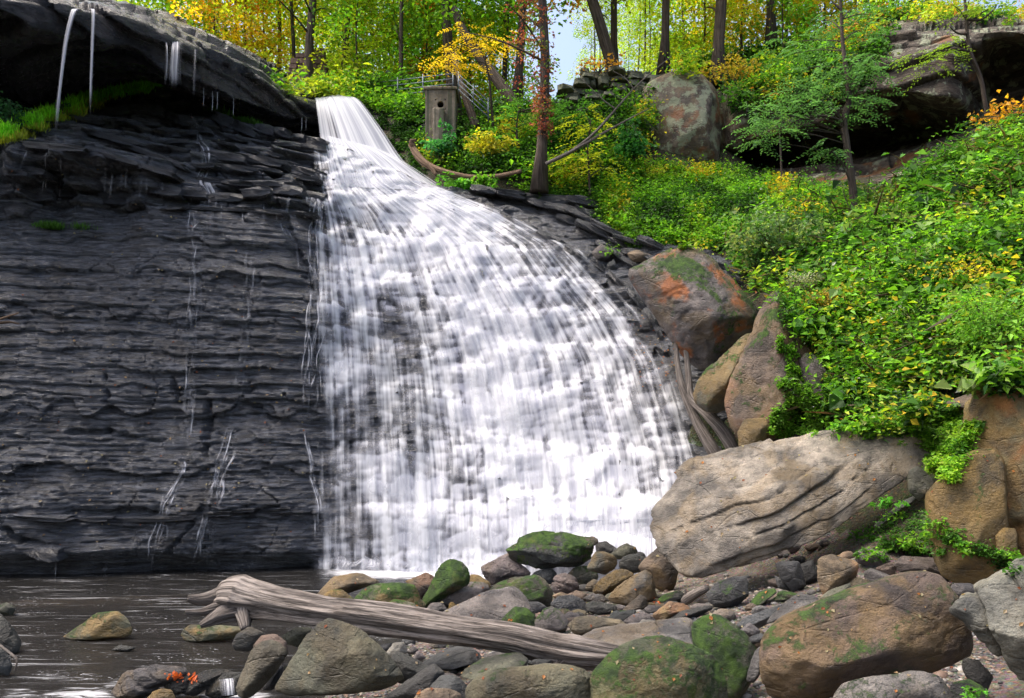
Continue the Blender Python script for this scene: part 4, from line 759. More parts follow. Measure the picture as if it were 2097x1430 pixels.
rock('D', [(1650, 230), (1665, 50), (1700, -70), (1780, -105), (1900, -108), (2080, -40), (2200, 200), (2200, 720), (1900, 815), (1820, 785), (1720, 500)], 'golden', 'tall rust brown pillar of rock rising at the right edge', 11.2, .2, .15, .6, .45, .15, sink=.6, p=28, amp=.09, caps=[((-.75, -.65, .1), .55), ((.2, -.95, .25), .7)], cuts=1, strata=.5, sdir=(.9, .1, .3))
rock('D', [(1765, 640), (1800, 600), (1860, 605), (1870, 720), (1820, 770), (1775, 720)], 'golden', 'small ochre block leaning on the golden boulder foot', 10.6, .2, .1, .5)
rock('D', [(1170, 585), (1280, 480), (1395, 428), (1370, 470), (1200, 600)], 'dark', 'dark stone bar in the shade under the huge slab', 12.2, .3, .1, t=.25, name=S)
rock('D', [(1200, 640), (1260, 633), (1420, 680), (1405, 712), (1290, 708), (1210, 690)], 'brown', 'long grey brown slab below the huge slab tip', None, .2, .1, .15, name=S, t=.35)
rock('D', [(1410, 690), (1480, 688), (1600, 740), (1632, 778), (1560, 782), (1440, 722)], 'brown', 'sloping brown slab beside the pink stone', None, .15, .1, .3, name=S, t=.3)
rock('D', [(1588, 700), (1620, 683), (1720, 740), (1785, 792), (1640, 748)], 'brown', 'narrow slab right of the pink stone', None, .25, .1, .2, name=S, t=.25)
rock('D', [(1493, 695), (1510, 658), (1562, 664), (1580, 690), (1568, 728), (1505, 715)], 'pink', 'pale pink cube shaped stone below the golden boulder', None, 0, 0, 0, p=20, name='stone')
rock('D', [(1085, 720), (1150, 700), (1230, 735), (1248, 782), (1160, 792), (1090, 772)], 'purple', 'rounded plum stone with a moss edge under the slab tip', None, .4, .1)
rock('D', [(1268, 772), (1310, 736), (1405, 745), (1470, 750), (1545, 800), (1535, 862), (1400, 845), (1330, 832), (1280, 812)], 'purple', 'faceted plum grey boulder behind the large front boulder', None, .15, .1, .1, p=34)
rock('D', [(1555, 805), (1620, 773), (1760, 785), (1800, 842), (1700, 885), (1585, 855)], 'tan', 'tan boulder left of the great grey rock', None, .2, .1, .3)
rock('D', [(1118, 812), (1150, 798), (1295, 852), (1250, 895), (1130, 892)], 'purple', 'low wedge stone behind the large front boulder', None, .1, .1)
rock('D', [(1178, 795), (1250, 768), (1278, 792), (1262, 832), (1200, 832)], 'brown', 'small brown stone between two plum stones', None, .2, .1)
rock('D', [(893, 750), (960, 728), (1092, 770), (1082, 852), (980, 912), (920, 935), (895, 860)], 'tan', 'tan wedge boulder with orange leaf under the huge slab', None, .3, .15, .45, .2, p=30)
rock('D', [(688, 770), (800, 758), (822, 830), (838, 882), (780, 912), (720, 852)], 'slate', 'dark green slate block left of the tan wedge', None, .45, .1, p=36)
rock('D', [(800, 780), (870, 758), (897, 800), (890, 862), (830, 882)], 'dark', 'dark slate block touching the tan wedge', None, .2, .1, p=36)
rock('D', [(683, 832), (740, 858), (762, 907), (700, 892)], 'slate', 'small dark slate chip under the green slate', None, .1, .1)
rock('D', [(1043, 872), (1080, 843), (1140, 850), (1162, 892), (1120, 922), (1050, 932)], 'tan', 'square tan stone resting behind the front boulder', None, .25, .1, .2)
rock('D', [(905, 945), (960, 900), (1055, 868), (1052, 922), (980, 965)], 'olive', 'sloping olive stone left of the square tan stone', None, .35, .1)
rock('D', [(555, 988), (610, 920), (682, 896), (692, 920), (620, 975)], 'olive', 'narrow stone with bright moss tip on the gravel', None, .6, .2, t=.2)
rock('D', [(663, 952), (720, 910), (802, 925), (782, 955), (700, 970)], 'olive', 'striped olive stone with mossy right end', None, .5, .2, .2, strata=.05)
rock('D', [(645, 1065), (720, 980), (780, 930), (880, 928), (912, 962), (850, 992), (760, 1035)], 'grey', 'long grey stone behind the left shoulder of the front boulder', 8.9, .1, .1, t=.35)
rock('D', [(498, 1075), (560, 1030), (725, 973), (705, 1040), (600, 1092), (520, 1095)], 'slate', 'bluish slab sloping beside the mossy boulder', 9.2, .1, .15, name=S)
rock('D', [(610, 1230), (640, 1120), (740, 1040), (900, 970), (1100, 930), (1250, 870), (1350, 828), (1440, 826), (1525, 870), (1580, 960), (1605, 1080), (1635, 1190), (1600, 1255), (1450, 1300), (1100, 1385), (850, 1440), (670, 1445), (625, 1340)], 'brown', 'largest front boulder, tan and lilac with ochre patch and moss edge', 7.5, .5, .12, .42, p=13, amp=.05, lvl=6, caps=[((-.25, -.8, .62), .62), ((.35, -.85, .2), .7)], cuts=1)
rock('D', [(1588, 1000), (1700, 900), (1820, 830), (1950, 760), (2250, 740), (2250, 1335), (1900, 1345), (1780, 1250), (1640, 1120), (1598, 1065)], 'pale', 'great pale grey rock cut by the right border of the view', 7.0, .1, .15, .1, p=16, amp=.09, strata=.35, sdir=(.6, -.4, .5), caps=[((-.3, -.75, .55), .6)])
rock('D', [(985, 1440), (1050, 1368), (1200, 1330), (1380, 1312), (1475, 1340), (1545, 1432), (1520, 1560), (1000, 1560)], 'lilac', 'flat topped lilac stone with moss corner at the bottom edge', 6.7, .42, .1, .1, p=20, caps=[((0, -.35, .95), .6)])
rock('D', [(1518, 1435), (1560, 1360), (1640, 1338), (1705, 1380), (1745, 1445), (1720, 1530), (1540, 1530)], 'dark', 'dark mossy stone right of the flat topped lilac stone', 6.8, .6, .1, .1)
rock('D', [(1533, 902), (1560, 873), (1640, 868), (1705, 902), (1660, 965), (1592, 975)], 'grey', 'grey stone peeping out behind the front boulder shoulder', 8.6, .2, .1)
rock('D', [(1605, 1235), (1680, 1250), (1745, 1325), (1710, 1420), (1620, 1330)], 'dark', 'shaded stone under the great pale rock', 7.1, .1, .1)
rock('D', [(588, 1205), (615, 1178), (622, 1300), (585, 1355), (548, 1345)], 'pale', 'pale sliver of stone between the two front boulders', 7.9, 0, .1, name='stone')
rock('D', [(538, 1145), (600, 1118), (645, 1125), (622, 1158), (560, 1170)], 'slate', 'flat slate chip bridging the front boulders', 8.3, .2, .1, name='stone')
rock('D', [(513, 1102), (560, 1062), (612, 1100), (602, 1128), (550, 1135)], 'grey', 'small rounded stone above the flat slate chip', 8.6, .1, .1, name='stone')
# centre bank
rock('C', [(577, 215), (650, 160), (780, 92), (900, 105), (1130, 140), (1205, 165), (1175, 290), (1100, 335), (760, 355), (640, 285), (585, 245)], 'slate', 'long dark boulder with vivid moss stripe at the fall foot', 17.0, .66, .3, .2, p=22, strata=.3, sdir=(.1, -.5, .8), caps=[((-.1, -.7, .7), .6)])
rock('C', [(1190, 165), (1260, 158), (1338, 210), (1305, 245), (1200, 245)], 'dark', 'dark stone at the right end of the long mossy boulder', 17.2, .1, .4)
rock('C', [(1288, 248), (1350, 195), (1400, 171), (1452, 195), (1470, 238), (1440, 275), (1330, 275)], 'olive', 'rounded grey green boulder against the white apron', 16.8, .2, .4)
rock('C', [(1348, 302), (1380, 260), (1450, 241), (1512, 262), (1533, 300), (1500, 352), (1420, 374), (1360, 342)], 'dark', 'smooth dark oval boulder under the grey green one', 16.2, .1, .4, p=10)
rock('C', [(1453, 250), (1480, 226), (1512, 235), (1530, 267), (1500, 278)], 'slate', 'small stone behind the smooth dark oval boulder', 16.6, .1, .3)
rock('C', [(1138, 332), (1190, 229), (1250, 226), (1322, 255), (1338, 302), (1312, 342), (1250, 378), (1160, 353)], 'olive', 'square olive boulder in front of the long mossy one', 16.0, .35, .25, .4, p=26)
rock('C', [(1480, 330), (1590, 214), (1642, 188), (1702, 214), (1732, 290), (1738, 382), (1702, 474), (1620, 494), (1555, 425)], 'brown', 'egg shaped brown boulder touching the huge slab', 14.9, .12, .25, .45, p=12)
rock('C', [(1278, 535), (1330, 460), (1450, 400), (1522, 343), (1562, 370), (1598, 522), (1560, 564), (1400, 584), (1300, 564)], 'grey', 'pointed grey brown boulder in front of the egg shaped one', None, .12, .2, .5, p=22)
rock('C', [(1178, 472), (1230, 400), (1320, 343), (1390, 340), (1448, 380), (1400, 432), (1300, 494), (1250, 524), (1195, 504)], 'golden', 'shiny wet golden boulder lying aslant', None, .25, .75, .5, p=12)
rock('C', [(1000, 382), (1050, 330), (1130, 318), (1197, 355), (1211, 402), (1180, 444), (1080, 454), (1010, 412)], 'olive', 'wet olive boulder with flat gleaming top', None, .4, .8, .3, p=30)
rock('C', [(898, 462), (930, 390), (980, 373), (1042, 400), (1071, 452), (1040, 504), (960, 514), (908, 492)], 'purple', 'plum striped boulder below the wet olive one', None, .05, .5, .1, strata=.1)
rock('C', [(758, 388), (830, 345), (900, 333), (938, 370), (932, 422), (880, 454), (800, 432)], 'slate', 'bluish wet boulder right of the plum topped one', None, .1, .7)
rock('C', [(435, 332), (500, 295), (620, 243), (682, 290), (758, 362), (742, 394), (560, 449), (510, 442), (458, 382)], 'purple', 'wet plum boulder with tan crest at the water edge', None, .05, .7, .15, p=26)
rock('C', [(130, 425), (180, 310), (240, 276), (322, 300), (357, 350), (362, 432), (280, 480), (150, 535), (60, 604), (48, 562)], 'mossy', 'tall moss covered boulder standing at the pool edge', None, .85, .25, .4)
rock('C', [(362, 376), (420, 383), (492, 430), (504, 465), (420, 450), (362, 435)], 'golden', 'orange tan stone behind the tall mossy boulder', None, .1, .3, .6)
rock('C', [(115, 545), (200, 470), (380, 423), (472, 440), (494, 482), (400, 544), (280, 589), (150, 579)], 'pale', 'pale flat boulder with a moss streak below the tall mossy one', None, .38, .25, .1)
rock('C', [(455, 515), (540, 450), (680, 390), (800, 386), (872, 430), (908, 492), (898, 585), (800, 615), (700, 612)], 'olive', 'broad green boulder with bright moss on its right end', None, .6, .35, .1)
rock('C', [(155, 640), (300, 580), (460, 508), (640, 478), (722, 530), (764, 604), (742, 645), (600, 716), (420, 700)], 'grey', 'smooth grey sloping slab in the middle of the bank', None, .02, .65, 0, p=11, name=S, amp=.05, shear=.9, t=.35)
rock('C', [(555, 706), (600, 640), (660, 588), (742, 600), (792, 650), (814, 722), (802, 764), (640, 736)], 'mossy', 'left one of the small moss capped twin stones', None, .8, .2)
rock('C', [(793, 682), (840, 610), (902, 588), (972, 625), (1014, 692), (992, 754), (880, 784), (810, 764)], 'purple', 'right one of the small moss capped twin stones', None, .55, .2)
rock('C', [(978, 652), (1020, 623), (1082, 640), (1094, 672), (1010, 704)], 'purple', 'pinkish stone half hidden right of the moss capped twins', None, .0, .2, name='stone')
rock('C', [(1008, 712), (1060, 660), (1130, 648), (1250, 680), (1362, 680), (1414, 722), (1370, 764), (1200, 789), (1060, 774)], 'tan', 'flat loaf shaped grey tan boulder above the log', None, .1, .1)
rock('C', [(898, 572), (950, 525), (1040, 510), (1112, 545), (1149, 602), (1142, 639), (1000, 639), (908, 602)], 'slate', 'dark slate boulder right of the broad green one', None, .1, .5)
rock('C', [(1128, 577), (1180, 553), (1322, 580), (1334, 617), (1200, 644), (1140, 624)], 'dark', 'wet black slab beside the dark slate boulder', None, 0, .7, name=S)
rock('C', [(1108, 532), (1170, 503), (1240, 508), (1279, 547), (1230, 569), (1140, 554)], 'grey', 'shiny pebble grey stone behind the wet black slab', None, 0, .6, .2, name='stone')
rock('C', [(903, 517), (960, 491), (1012, 510), (1007, 534), (940, 544)], 'tan', 'small tan stone behind the dark slate boulder', None, 0, .2, name='stone')
rock('C', [(1373, 612), (1430, 560), (1490, 513), (1534, 540), (1539, 592), (1480, 619), (1400, 624)], 'brown', 'brown rounded stone on the gravel left of mossy slate', None, .05, .2)
rock('C', [(1268, 667), (1360, 625), (1452, 610), (1464, 642), (1400, 694), (1320, 694)], 'slate', 'flat slate stone right of the loaf shaped boulder', None, .0, .2, name=S)
rock('C', [(1378, 692), (1440, 640), (1502, 623), (1562, 650), (1599, 702), (1570, 729), (1460, 734)], 'grey', 'rounded grey stone in front of the flat slate stone', None, .15, .2)
rock('C', [(1588, 557), (1650, 510), (1752, 483), (1784, 510), (1772, 549), (1680, 574)], 'dark', 'dark stone with mossy top on the gravel patch', None, .6, .2)
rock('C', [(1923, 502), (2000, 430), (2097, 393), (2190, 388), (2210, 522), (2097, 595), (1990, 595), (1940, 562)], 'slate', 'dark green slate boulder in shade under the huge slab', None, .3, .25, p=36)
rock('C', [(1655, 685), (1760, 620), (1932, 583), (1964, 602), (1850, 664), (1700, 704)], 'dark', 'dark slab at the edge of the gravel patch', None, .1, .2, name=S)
rock('C', [(1578, 642), (1690, 553), (1804, 585), (1834, 622), (1700, 684), (1610, 704)], 'tan', 'flat orange tan slab lying on the gravel', None, 0, .2, .5, .3, name=S)
rock('C', [(1055, 815), (1300, 738), (1600, 708), (1834, 688), (1880, 840), (1700, 880), (1400, 890), (1200, 860)], 'pale', 'pale wet slab behind the largest mossy boulder', 9.5, .12, .35, .25, p=16, name=S, t=.5, shear=1.2)
rock('C', [(1160, 1100), (1200, 1010), (1330, 890), (1480, 820), (1640, 788), (1800, 830), (1950, 900), (2044, 1000), (2066, 1100), (2066, 1330), (1165, 1330)], 'mossy', 'largest mossy green boulder in the foreground', 7.6, .66, .1, .35, p=11, amp=.06, lvl=6)
rock('C', [(1838, 725), (1900, 670), (2000, 648), (2072, 680), (2182, 780), (2254, 862), (2264, 1002), (2184, 1154), (2050, 1320), (1900, 1200)], 'mossy', 'mossy boulder pressed against the largest mossy one', 8.3, .72, .1, .35, p=13)
rock('C', [(345, 1120), (480, 1010), (640, 985), (820, 970), (1000, 975), (1050, 1005), (1170, 1035), (1195, 1270), (340, 1270)], 'olive', 'broad grey green rock at the bottom edge below the log', 7.7, .3, .2, .15, p=14)
rock('C', [(303, 1055), (340, 1000), (480, 958), (690, 922), (745, 940), (720, 995), (420, 1060)], 'olive', 'long slab with moss rim under the log', 8.6, .4, .15, name=S, t=.4)
rock('C', [(52, 958), (200, 890), (330, 863), (404, 880), (444, 932), (400, 969), (250, 1014), (110, 994)], 'slate', 'flat bluish slab under the middle of the log', None, .05, .15, name=S, t=.35)
rock('C', [(428, 963), (480, 900), (580, 888), (654, 910), (642, 944), (480, 979)], 'grey', 'grey stone behind the slab with moss rim', None, .1, .15)
rock('C', [(740, 960), (800, 935), (900, 940), (900, 975), (780, 1000)], 'slate', 'slate stone directly under the log end', 8.8, .1, .15)
# left of centre
rock('B', [(702, 990), (760, 890), (900, 700), (950, 600), (1030, 553), (1130, 575), (1250, 630), (1400, 760), (1500, 900), (1524, 965), (1440, 1010), (1000, 1030), (760, 1050)], 'olive', 'triangular dark olive boulder in front of the log', 8.2, .2, .08, .15, p=15, amp=.05, caps=[((-.1, -.65, .75), .55), ((0, -.98, .1), .7)], lvl=6)
rock('B', [(428, 1015), (490, 840), (560, 720), (640, 688), (722, 710), (769, 772), (730, 834), (640, 924), (590, 1015), (520, 1064), (450, 1055)], 'olive', 'tilted long egg shaped boulder left of the triangular one', 8.6, .05, .1, .1, p=9)
rock('B', [(408, 702), (440, 640), (520, 595), (612, 625), (602, 684), (520, 754), (430, 749)], 'dark', 'dark brown stone supporting the root end of the log', 9.6, .05, .35, .1, p=11)
rock('B', [(548, 722), (600, 653), (690, 643), (762, 690), (774, 762), (720, 812), (620, 760)], 'brown', 'brown stone behind the tilted egg shaped boulder', 9.1, .05, .3)
rock('B', [(735, 655), (820, 598), (930, 598), (944, 642), (840, 724), (760, 705)], 'olive', 'low green stone in the water behind the log', 10.2, .3, .4, name=S)
rock('B', [(72, 652), (90, 608), (150, 578), (300, 583), (482, 600), (494, 632), (400, 676), (120, 696)], 'mossy', 'long yellow green stone lying in the pool under the root', None, .55, .3, .8, p=10)
rock('B', [(915, 435), (1080, 263), (1190, 241), (1332, 255), (1371, 302), (1250, 344), (1100, 380)], 'tan', 'tan hump backed boulder at the pool edge', None, .08, .3, .4, p=11)
rock('B', [(970, 425), (1060, 348), (1132, 348), (1192, 395), (1229, 464), (1000, 452)], 'golden', 'yellow green stone in front of the tan humped boulder', None, .5, .2, .8)
rock('B', [(1200, 435), (1270, 350), (1380, 303), (1502, 298), (1602, 320), (1644, 400), (1664, 474), (1450, 496), (1250, 486)], 'mossy', 'round moss topped boulder with yellow belly behind the log', None, .7, .2, .8, p=10)
rock('B', [(1328, 464), (1390, 413), (1452, 408), (1460, 452), (1400, 486)], 'purple', 'small pinkish stone in front of the yellow bellied boulder', None, 0, .15, name='stone')
rock('B', [(1402, 486), (1470, 413), (1552, 420), (1642, 460), (1672, 514), (1420, 512)], 'olive', 'green speckled stone just behind the log', None, .5, .15, .3)
rock('B', [(1668, 504), (1720, 438), (1792, 430), (1829, 482), (1760, 516)], 'grey', 'plain grey stone at the foot of the tall mossy boulder', None, .1, .15)
rock('B', [(1833, 474), (1840, 433), (1862, 430), (1899, 467), (1850, 486)], 'golden', 'tiny yellow stone beside the plain grey stone', None, .1, .1, .8, name='stone')
rock('B', [(1548, 292), (1680, 235), (1744, 262), (1730, 382), (1660, 416), (1606, 344)], 'brown', 'rust brown angular boulder left of the tall mossy one', None, .0, .3, .4, .2, p=34)
rock('B', [(1412, 784), (1470, 703), (1542, 698), (1564, 762), (1500, 806)], 'pale', 'whitish stone right of the triangular boulder', 9.1, 0, 0, name='stone')
rock('B', [(1558, 764), (1600, 718), (1634, 740), (1624, 781)], 'pale', 'small whitish stone under the log', 9.2, 0, 0, name='stone')
rock('B', [(1593, 806), (1630, 753), (1684, 800), (1640, 826)], 'grey', 'small grey chip beside the flat bluish slab', 9.0, 0, 0, name='stone')
rock('B', [(1355, 724), (1460, 698), (1464, 742), (1390, 776)], 'slate', 'grey chip behind the triangular boulder shoulder', 9.4, 0, 0, name='stone')
rock('B', [(1443, 804), (1500, 758), (1602, 800), (1704, 862), (1680, 904), (1560, 966), (1510, 966), (1470, 884)], 'dark', 'black angular stone right of the triangular boulder', 8.5, .1, .1, p=34)
rock('B', [(1415, 1050), (1600, 920), (1742, 843), (1804, 900), (1780, 994), (1700, 1060), (1500, 1090)], 'dark', 'dark wedge shaped boulder at the bottom edge', 7.9, .08, .1, p=20)
rock('B', [(1695, 1000), (1790, 913), (1882, 918), (1944, 970), (2000, 1090), (1720, 1090)], 'slate', 'dark rounded stone beside the wedge shaped boulder', 7.8, .1, .1)
rock('B', [(1605, 1056), (1680, 1003), (1822, 1003), (1904, 1030), (1930, 1130), (1605, 1130)], 'tan', 'pale tan stone at the bottom edge', 7.3, 0, .1, p=11)
# pool stones
rock('A', [(352, 1090), (430, 1040), (540, 960), (640, 953), (702, 1000), (725, 1062), (700, 1090), (500, 1112), (370, 1112)], 'mossy', 'lone moss yellow stone standing in the pool', None, .5, .3, .75, p=20)
rock('A', [(-90, 985), (0, 968), (50, 1020), (100, 1122), (97, 1184), (-90, 1210)], 'dark', 'dark mossy rock at the left border in the pool', 11.0, .35, .3)
rock('A', [(-60, 935), (30, 903), (84, 930), (64, 974), (-60, 970)], 'olive', 'small mossy rock further back at the left border', None, .5, .3)
rock('A', [(-60, 1155), (20, 1148), (64, 1250), (44, 1305), (-60, 1300)], 'slate', 'low wet rock at the left border under a twig', 9.8, .1, .4)
rock('A', [(617, 1405), (680, 1310), (760, 1253), (880, 1248), (1024, 1270), (1004, 1324), (900, 1374), (760, 1430), (650, 1440)], 'grey', 'streaked grey brown boulder at the outlet of the pool', 8.9, .12, .4, .3, p=12, strata=.15, sdir=(.5, -.2, .8))
rock('A', [(902, 1352), (960, 1310), (1064, 1298), (1054, 1374), (980, 1416), (920, 1396)], 'dark', 'wet dark stone topped with orange leaves', 8.9, 0, .7, .2)
rock('A', [(1006, 1410), (1030, 1340), (1120, 1280), (1200, 1268), (1244, 1282), (1150, 1374), (1080, 1416)], 'dark', 'wet black stone beside the tiny spill', 8.9, 0, .7, .15)
rock('A', [(1136, 1405), (1180, 1310), (1250, 1278), (1344, 1290), (1326, 1406), (1200, 1435)], 'dark', 'wet stone under the tiny spill of water', 8.9, 0, .7, .3)
rock('A', [(810, 1440), (850, 1393), (902, 1378), (949, 1390), (970, 1440), (940, 1480), (830, 1480)], 'golden', 'orange brown stone at the bottom edge in the outlet', 8.4, .1, .5, .8)
rock('A', [(1448, 1386), (1480, 1320), (1530, 1258), (1564, 1248), (1560, 1334), (1504, 1388)], 'slate', 'stone wedged between the egg and triangular boulders', 8.8, .05, .4)
rock('A', [(616, 1164), (660, 1136), (744, 1150), (704, 1176)], 'dark', 'flat black stone just breaking the pool surface', None, 0, .6)
# by the falls, high right
rock('G', [(1423, 442), (1470, 398), (1534, 430), (1504, 484), (1440, 484)], 'purple', 'plum grey block on the shale ledge by the falls', 23.0, .05, .1)
rock('G', [(1498, 492), (1530, 468), (1549, 510), (1510, 524)], 'slate', 'small slate block below the plum grey block', 22.8, .05, .1)
rock('G', [(1596, 442), (1640, 423), (1709, 450), (1694, 479), (1620, 479)], 'tan', 'tan block at the edge of the green bank', 22.6, .05, .1)
rock('X', [(1318, 185), (1345, 165), (1390, 143), (1432, 150), (1466, 185), (1480, 240), (1480, 310), (1472, 340), (1400, 352), (1345, 338), (1335, 270)], 'brown', 'tall sandstone block with pale lichen and orange stain', 26.4, .08, .1, .2, .5, .75, p=28, amp=.05, caps=[((-.5, -.85, .15), .62)])
rock('X', [(1482, 200), (1505, 185), (1530, 215), (1532, 280), (1515, 308), (1490, 300)], 'brown', 'narrow dark block beside the lichen covered sandstone block', 26.4, .05, .1, .1, .1, .5, t=1.0)
rock('X', [(1290, 250), (1310, 240), (1335, 252), (1335, 268), (1300, 268)], 'grey', 'small lichen covered ledge stone left of the sandstone block', 26.0, .2, .1, 0, 0, .8)
# small stones filling the bank, one by one
rf = random.Random(12)
WORDS = []
def filler(n, box, smin, smax, group, label, cols, Yr=None):
    k = 0; tries = 0
    while k < n and tries < 4000:
        tries += 1
        px = rf.uniform(box[0], box[2]); py = rf.uniform(box[1], box[3]); Y = hit_ground(px, py, 5.5, 22); q = P(px, py, Y)
        s_ = rf.uniform(smin, smax) * rf.choice([.6, .8, 1, 1.0, 1.3])
        if any(abs(q[0] - r[0]) < r[3] * .8 + s_ * .3 and abs(q[1] - r[1]) < r[4] * .8 + s_ * .3 for r in ROCKS[:n_hand]): continue
        if q[2] < 0.0: continue
        w = s_ * F_PX / Y; hgt = w * rf.uniform(.4, .75); a0 = rf.uniform(0, 6.28)
        pts = [(px + w * .5 * math.cos(a0 + a) * rf.uniform(.8, 1.1), py - hgt * .3 + hgt * .5 * math.sin(a0 + a) * rf.uniform(.8, 1.1)) for a in np.linspace(0, 6.28, 8)[:-1]]
        cc_ = rf.choice(cols); ob = rock('X', pts, cc_, label.replace('stone', CW[cc_] + ' stone', 1), Y + .02, rf.choice([0, 0, .2, .45]), rf.choice([.1, .1, .4]), rf.choice([0, 0, .3]), name='stone', lvl=3, amp=.07); ob['group'] = group; k += 1
n_hand = len(ROCKS)
CW = dict(grey='grey', slate='slate blue', tan='tan', brown='brown', pale='whitish', dark='blackish', purple='plum', olive='olive')
filler(60, (1280, 1225, 1560, 1330), .10, .30, 'loose stones on the gravel patch', 'small loose stone on the gravel patch between mossy and huge slab', ['grey', 'slate', 'tan', 'brown', 'pale'])
filler(55, (800, 1310, 1230, 1425), .10, .28, 'loose stones under the log', 'small loose stone in the gaps below the driftwood log', ['grey', 'slate', 'pale', 'dark'])
filler(60, (1600, 1090, 2000, 1240), .12, .35, 'rubble behind the front boulder', 'small rubble stone below the huge slab tip', ['brown', 'purple', 'grey', 'tan', 'slate'])
filler(70, (900, 1190, 1400, 1290), .12, .38, 'stones between the bank boulders', 'small stone filling the gaps of the boulder bank', ['olive', 'grey', 'slate', 'brown', 'dark'])
# gravel: too many to count
def gravel(n):
    px = rng.uniform(560, 2050, n * 3); py = rng.uniform(1180, 1440, n * 3)
    Y = np.full(len(px), 5.0); done = np.zeros(len(px), bool); YY = np.linspace(5.5, 20, 260)
    for y in YY:
        q = P(px, py, y); h_ = (q[:, 2] < gzi(q[:, 0], q[:, 1])) & ~done; Y[h_] = y; done |= h_
    q = P(px, py, Y); ok = done & (q[:, 2] > 0.0) & (q[:, 2] < 1.6); q = q[ok][:n]; n = len(q)
    d0, f0 = ico(1)
    sz = rng.lognormal(-3.75, .45, n); sc3 = rng.uniform(.6, 1.2, (n, 3)) * np.array([1, 1, .6]); jit = rng.uniform(.75, 1.15, (n, len(d0), 1))
    v = d0[None] * jit * (sz[:, None] * sc3)[:, None] + q[:, None] + np.array([0, 0, .008])
    f = f0[None] + (np.arange(n) * len(d0))[:, None, None]
    pal = np.array([(.14, .13, .12), (.07, .07, .075), (.20, .17, .13), (.17, .11, .08), (.26, .24, .22), (.05, .05, .048)])
    c = pal[rng.integers(0, len(pal), n)] * rng.uniform(.7, 1.2, (n, 1)); c = np.concatenate([c, np.ones((n, 1))], 1)
    t = NT('pebble'); mm = t.done(t.bsdf(t.attr('leafcol', out='Color'), .6, .4))
    link('gravel', mesh_np('gravel', v.reshape(-1, 3), f.reshape(-1, 3), attrs={'leafcol': np.repeat(c, len(d0), 0)}, mats=mm), kind='stuff', label='loose brown and grey gravel between the boulders', cat='gravel')
gravel(6500)
# ------------------------------------------------------------------ driftwood, logs and twigs
def wood(name, pieces, mat, label, cat, loc=None, n=14, ridge=.16, seed=0):
    """pieces: list of (path [(px,py,Y)...], radii in px, steps); the first is the trunk, the others its stubs"""
    root = None
    for i, (pt, rd, st) in enumerate(pieces):
        q = smooth_path([P(*a) for a in pt], st); Ym = np.mean([a[2] for a in pt])
        r = np.interp(np.linspace(0, 1, st), np.linspace(0, 1, len(rd)), rd) * Ym / F_PX
        v, f, u = tube_arrays(q, r, n, ridge, seed + i * 7)
        o0 = np.array([q[:, 0].mean(), q[:, 1].mean(), v[:, 2].min()])
        nm = name if i == 0 else 'stub'
        me = mesh_np(nm, v - (o0 if i == 0 else np.array(root.location)), fix_tri(f), attrs={'grain': u}, mats=mat)
        if i == 0: root = link(nm, me, loc=o0, label=label, cat=cat)
        else: link(nm, me, parent=root)
    return root
wood('driftwood_log', [([(452, 1232, 10.3), (475, 1222, 10.25), (505, 1226, 10.2), (560, 1238, 10.05), (640, 1252, 9.85), (760, 1266, 9.6), (900, 1285, 9.35), (1040, 1306, 9.1), (1150, 1330, 8.95), (1272, 1347, 8.8)], (22, 38, 44, 38, 34, 31, 29, 28, 26, 29, 30, 20), 90),
                       ([(475, 1212, 10.25), (440, 1224, 10.2), (412, 1228, 10.15), (384, 1225, 10.1)], (20, 16, 11, 6), 16), ([(480, 1238, 10.2), (445, 1246, 10.1), (412, 1254, 10.05), (379, 1254, 10.0)], (22, 14, 8, 5), 16),
                       ([(500, 1248, 10.15), (460, 1258, 10.05), (435, 1270, 10.0), (410, 1282, 9.95)], (22, 18, 12, 5), 16), ([(500, 1250, 10.1), (500, 1268, 10.0), (503, 1290, 9.9)], (20, 15, 9), 10),
                       ([(1160, 1345, 8.9), (1140, 1362, 8.85), (1130, 1376, 8.8)], (16, 8, 3), 8), ([(480, 1205, 10.3), (476, 1196, 10.3), (470, 1190, 10.3)], (30, 22, 8), 8)], M['drift'], 'long grey weathered driftwood log lying across the foreground stones', 'log', n=48, ridge=.34, seed=3)
wood('leaning_log', [([(1384, 700, 18.6), (1388, 750, 18.4), (1400, 800, 18.2), (1428, 864, 18.0), (1456, 912, 17.8), (1478, 952, 17.7)], (4, 6, 8, 10, 13, 13), 40)], M['drift'], 'left one of the two grey logs leaning beside the falls', 'log', n=14, seed=5)
wood('leaning_log', [([(1404, 712, 18.5), (1410, 770, 18.3), (1416, 815, 18.1), (1452, 850, 17.7), (1488, 895, 17.5), (1508, 938, 17.4)], (5, 6, 8, 12, 14, 11), 40)], M['drift'], 'right one of the two grey logs leaning beside the falls', 'log', n=14, seed=6)
wood('fallen_branch', [([(842, 296, 25.6), (856, 320, 25.3), (880, 340, 25.1), (920, 355, 24.9), (965, 363, 24.7), (1015, 362, 24.6), (1068, 350, 24.5)], (6, 8, 7, 6, 5, 5, 4), 40), ([(874, 334, 25.1), (884, 346, 25.0), (894, 360, 24.9)], (5, 4, 3), 8), ([(848, 302, 25.5), (842, 290, 25.4), (852, 288, 25.4)], (6, 5, 3), 8)], M['deadwood'], 'bare brown curved branch lying above the falls', 'branch', n=10, seed=8)
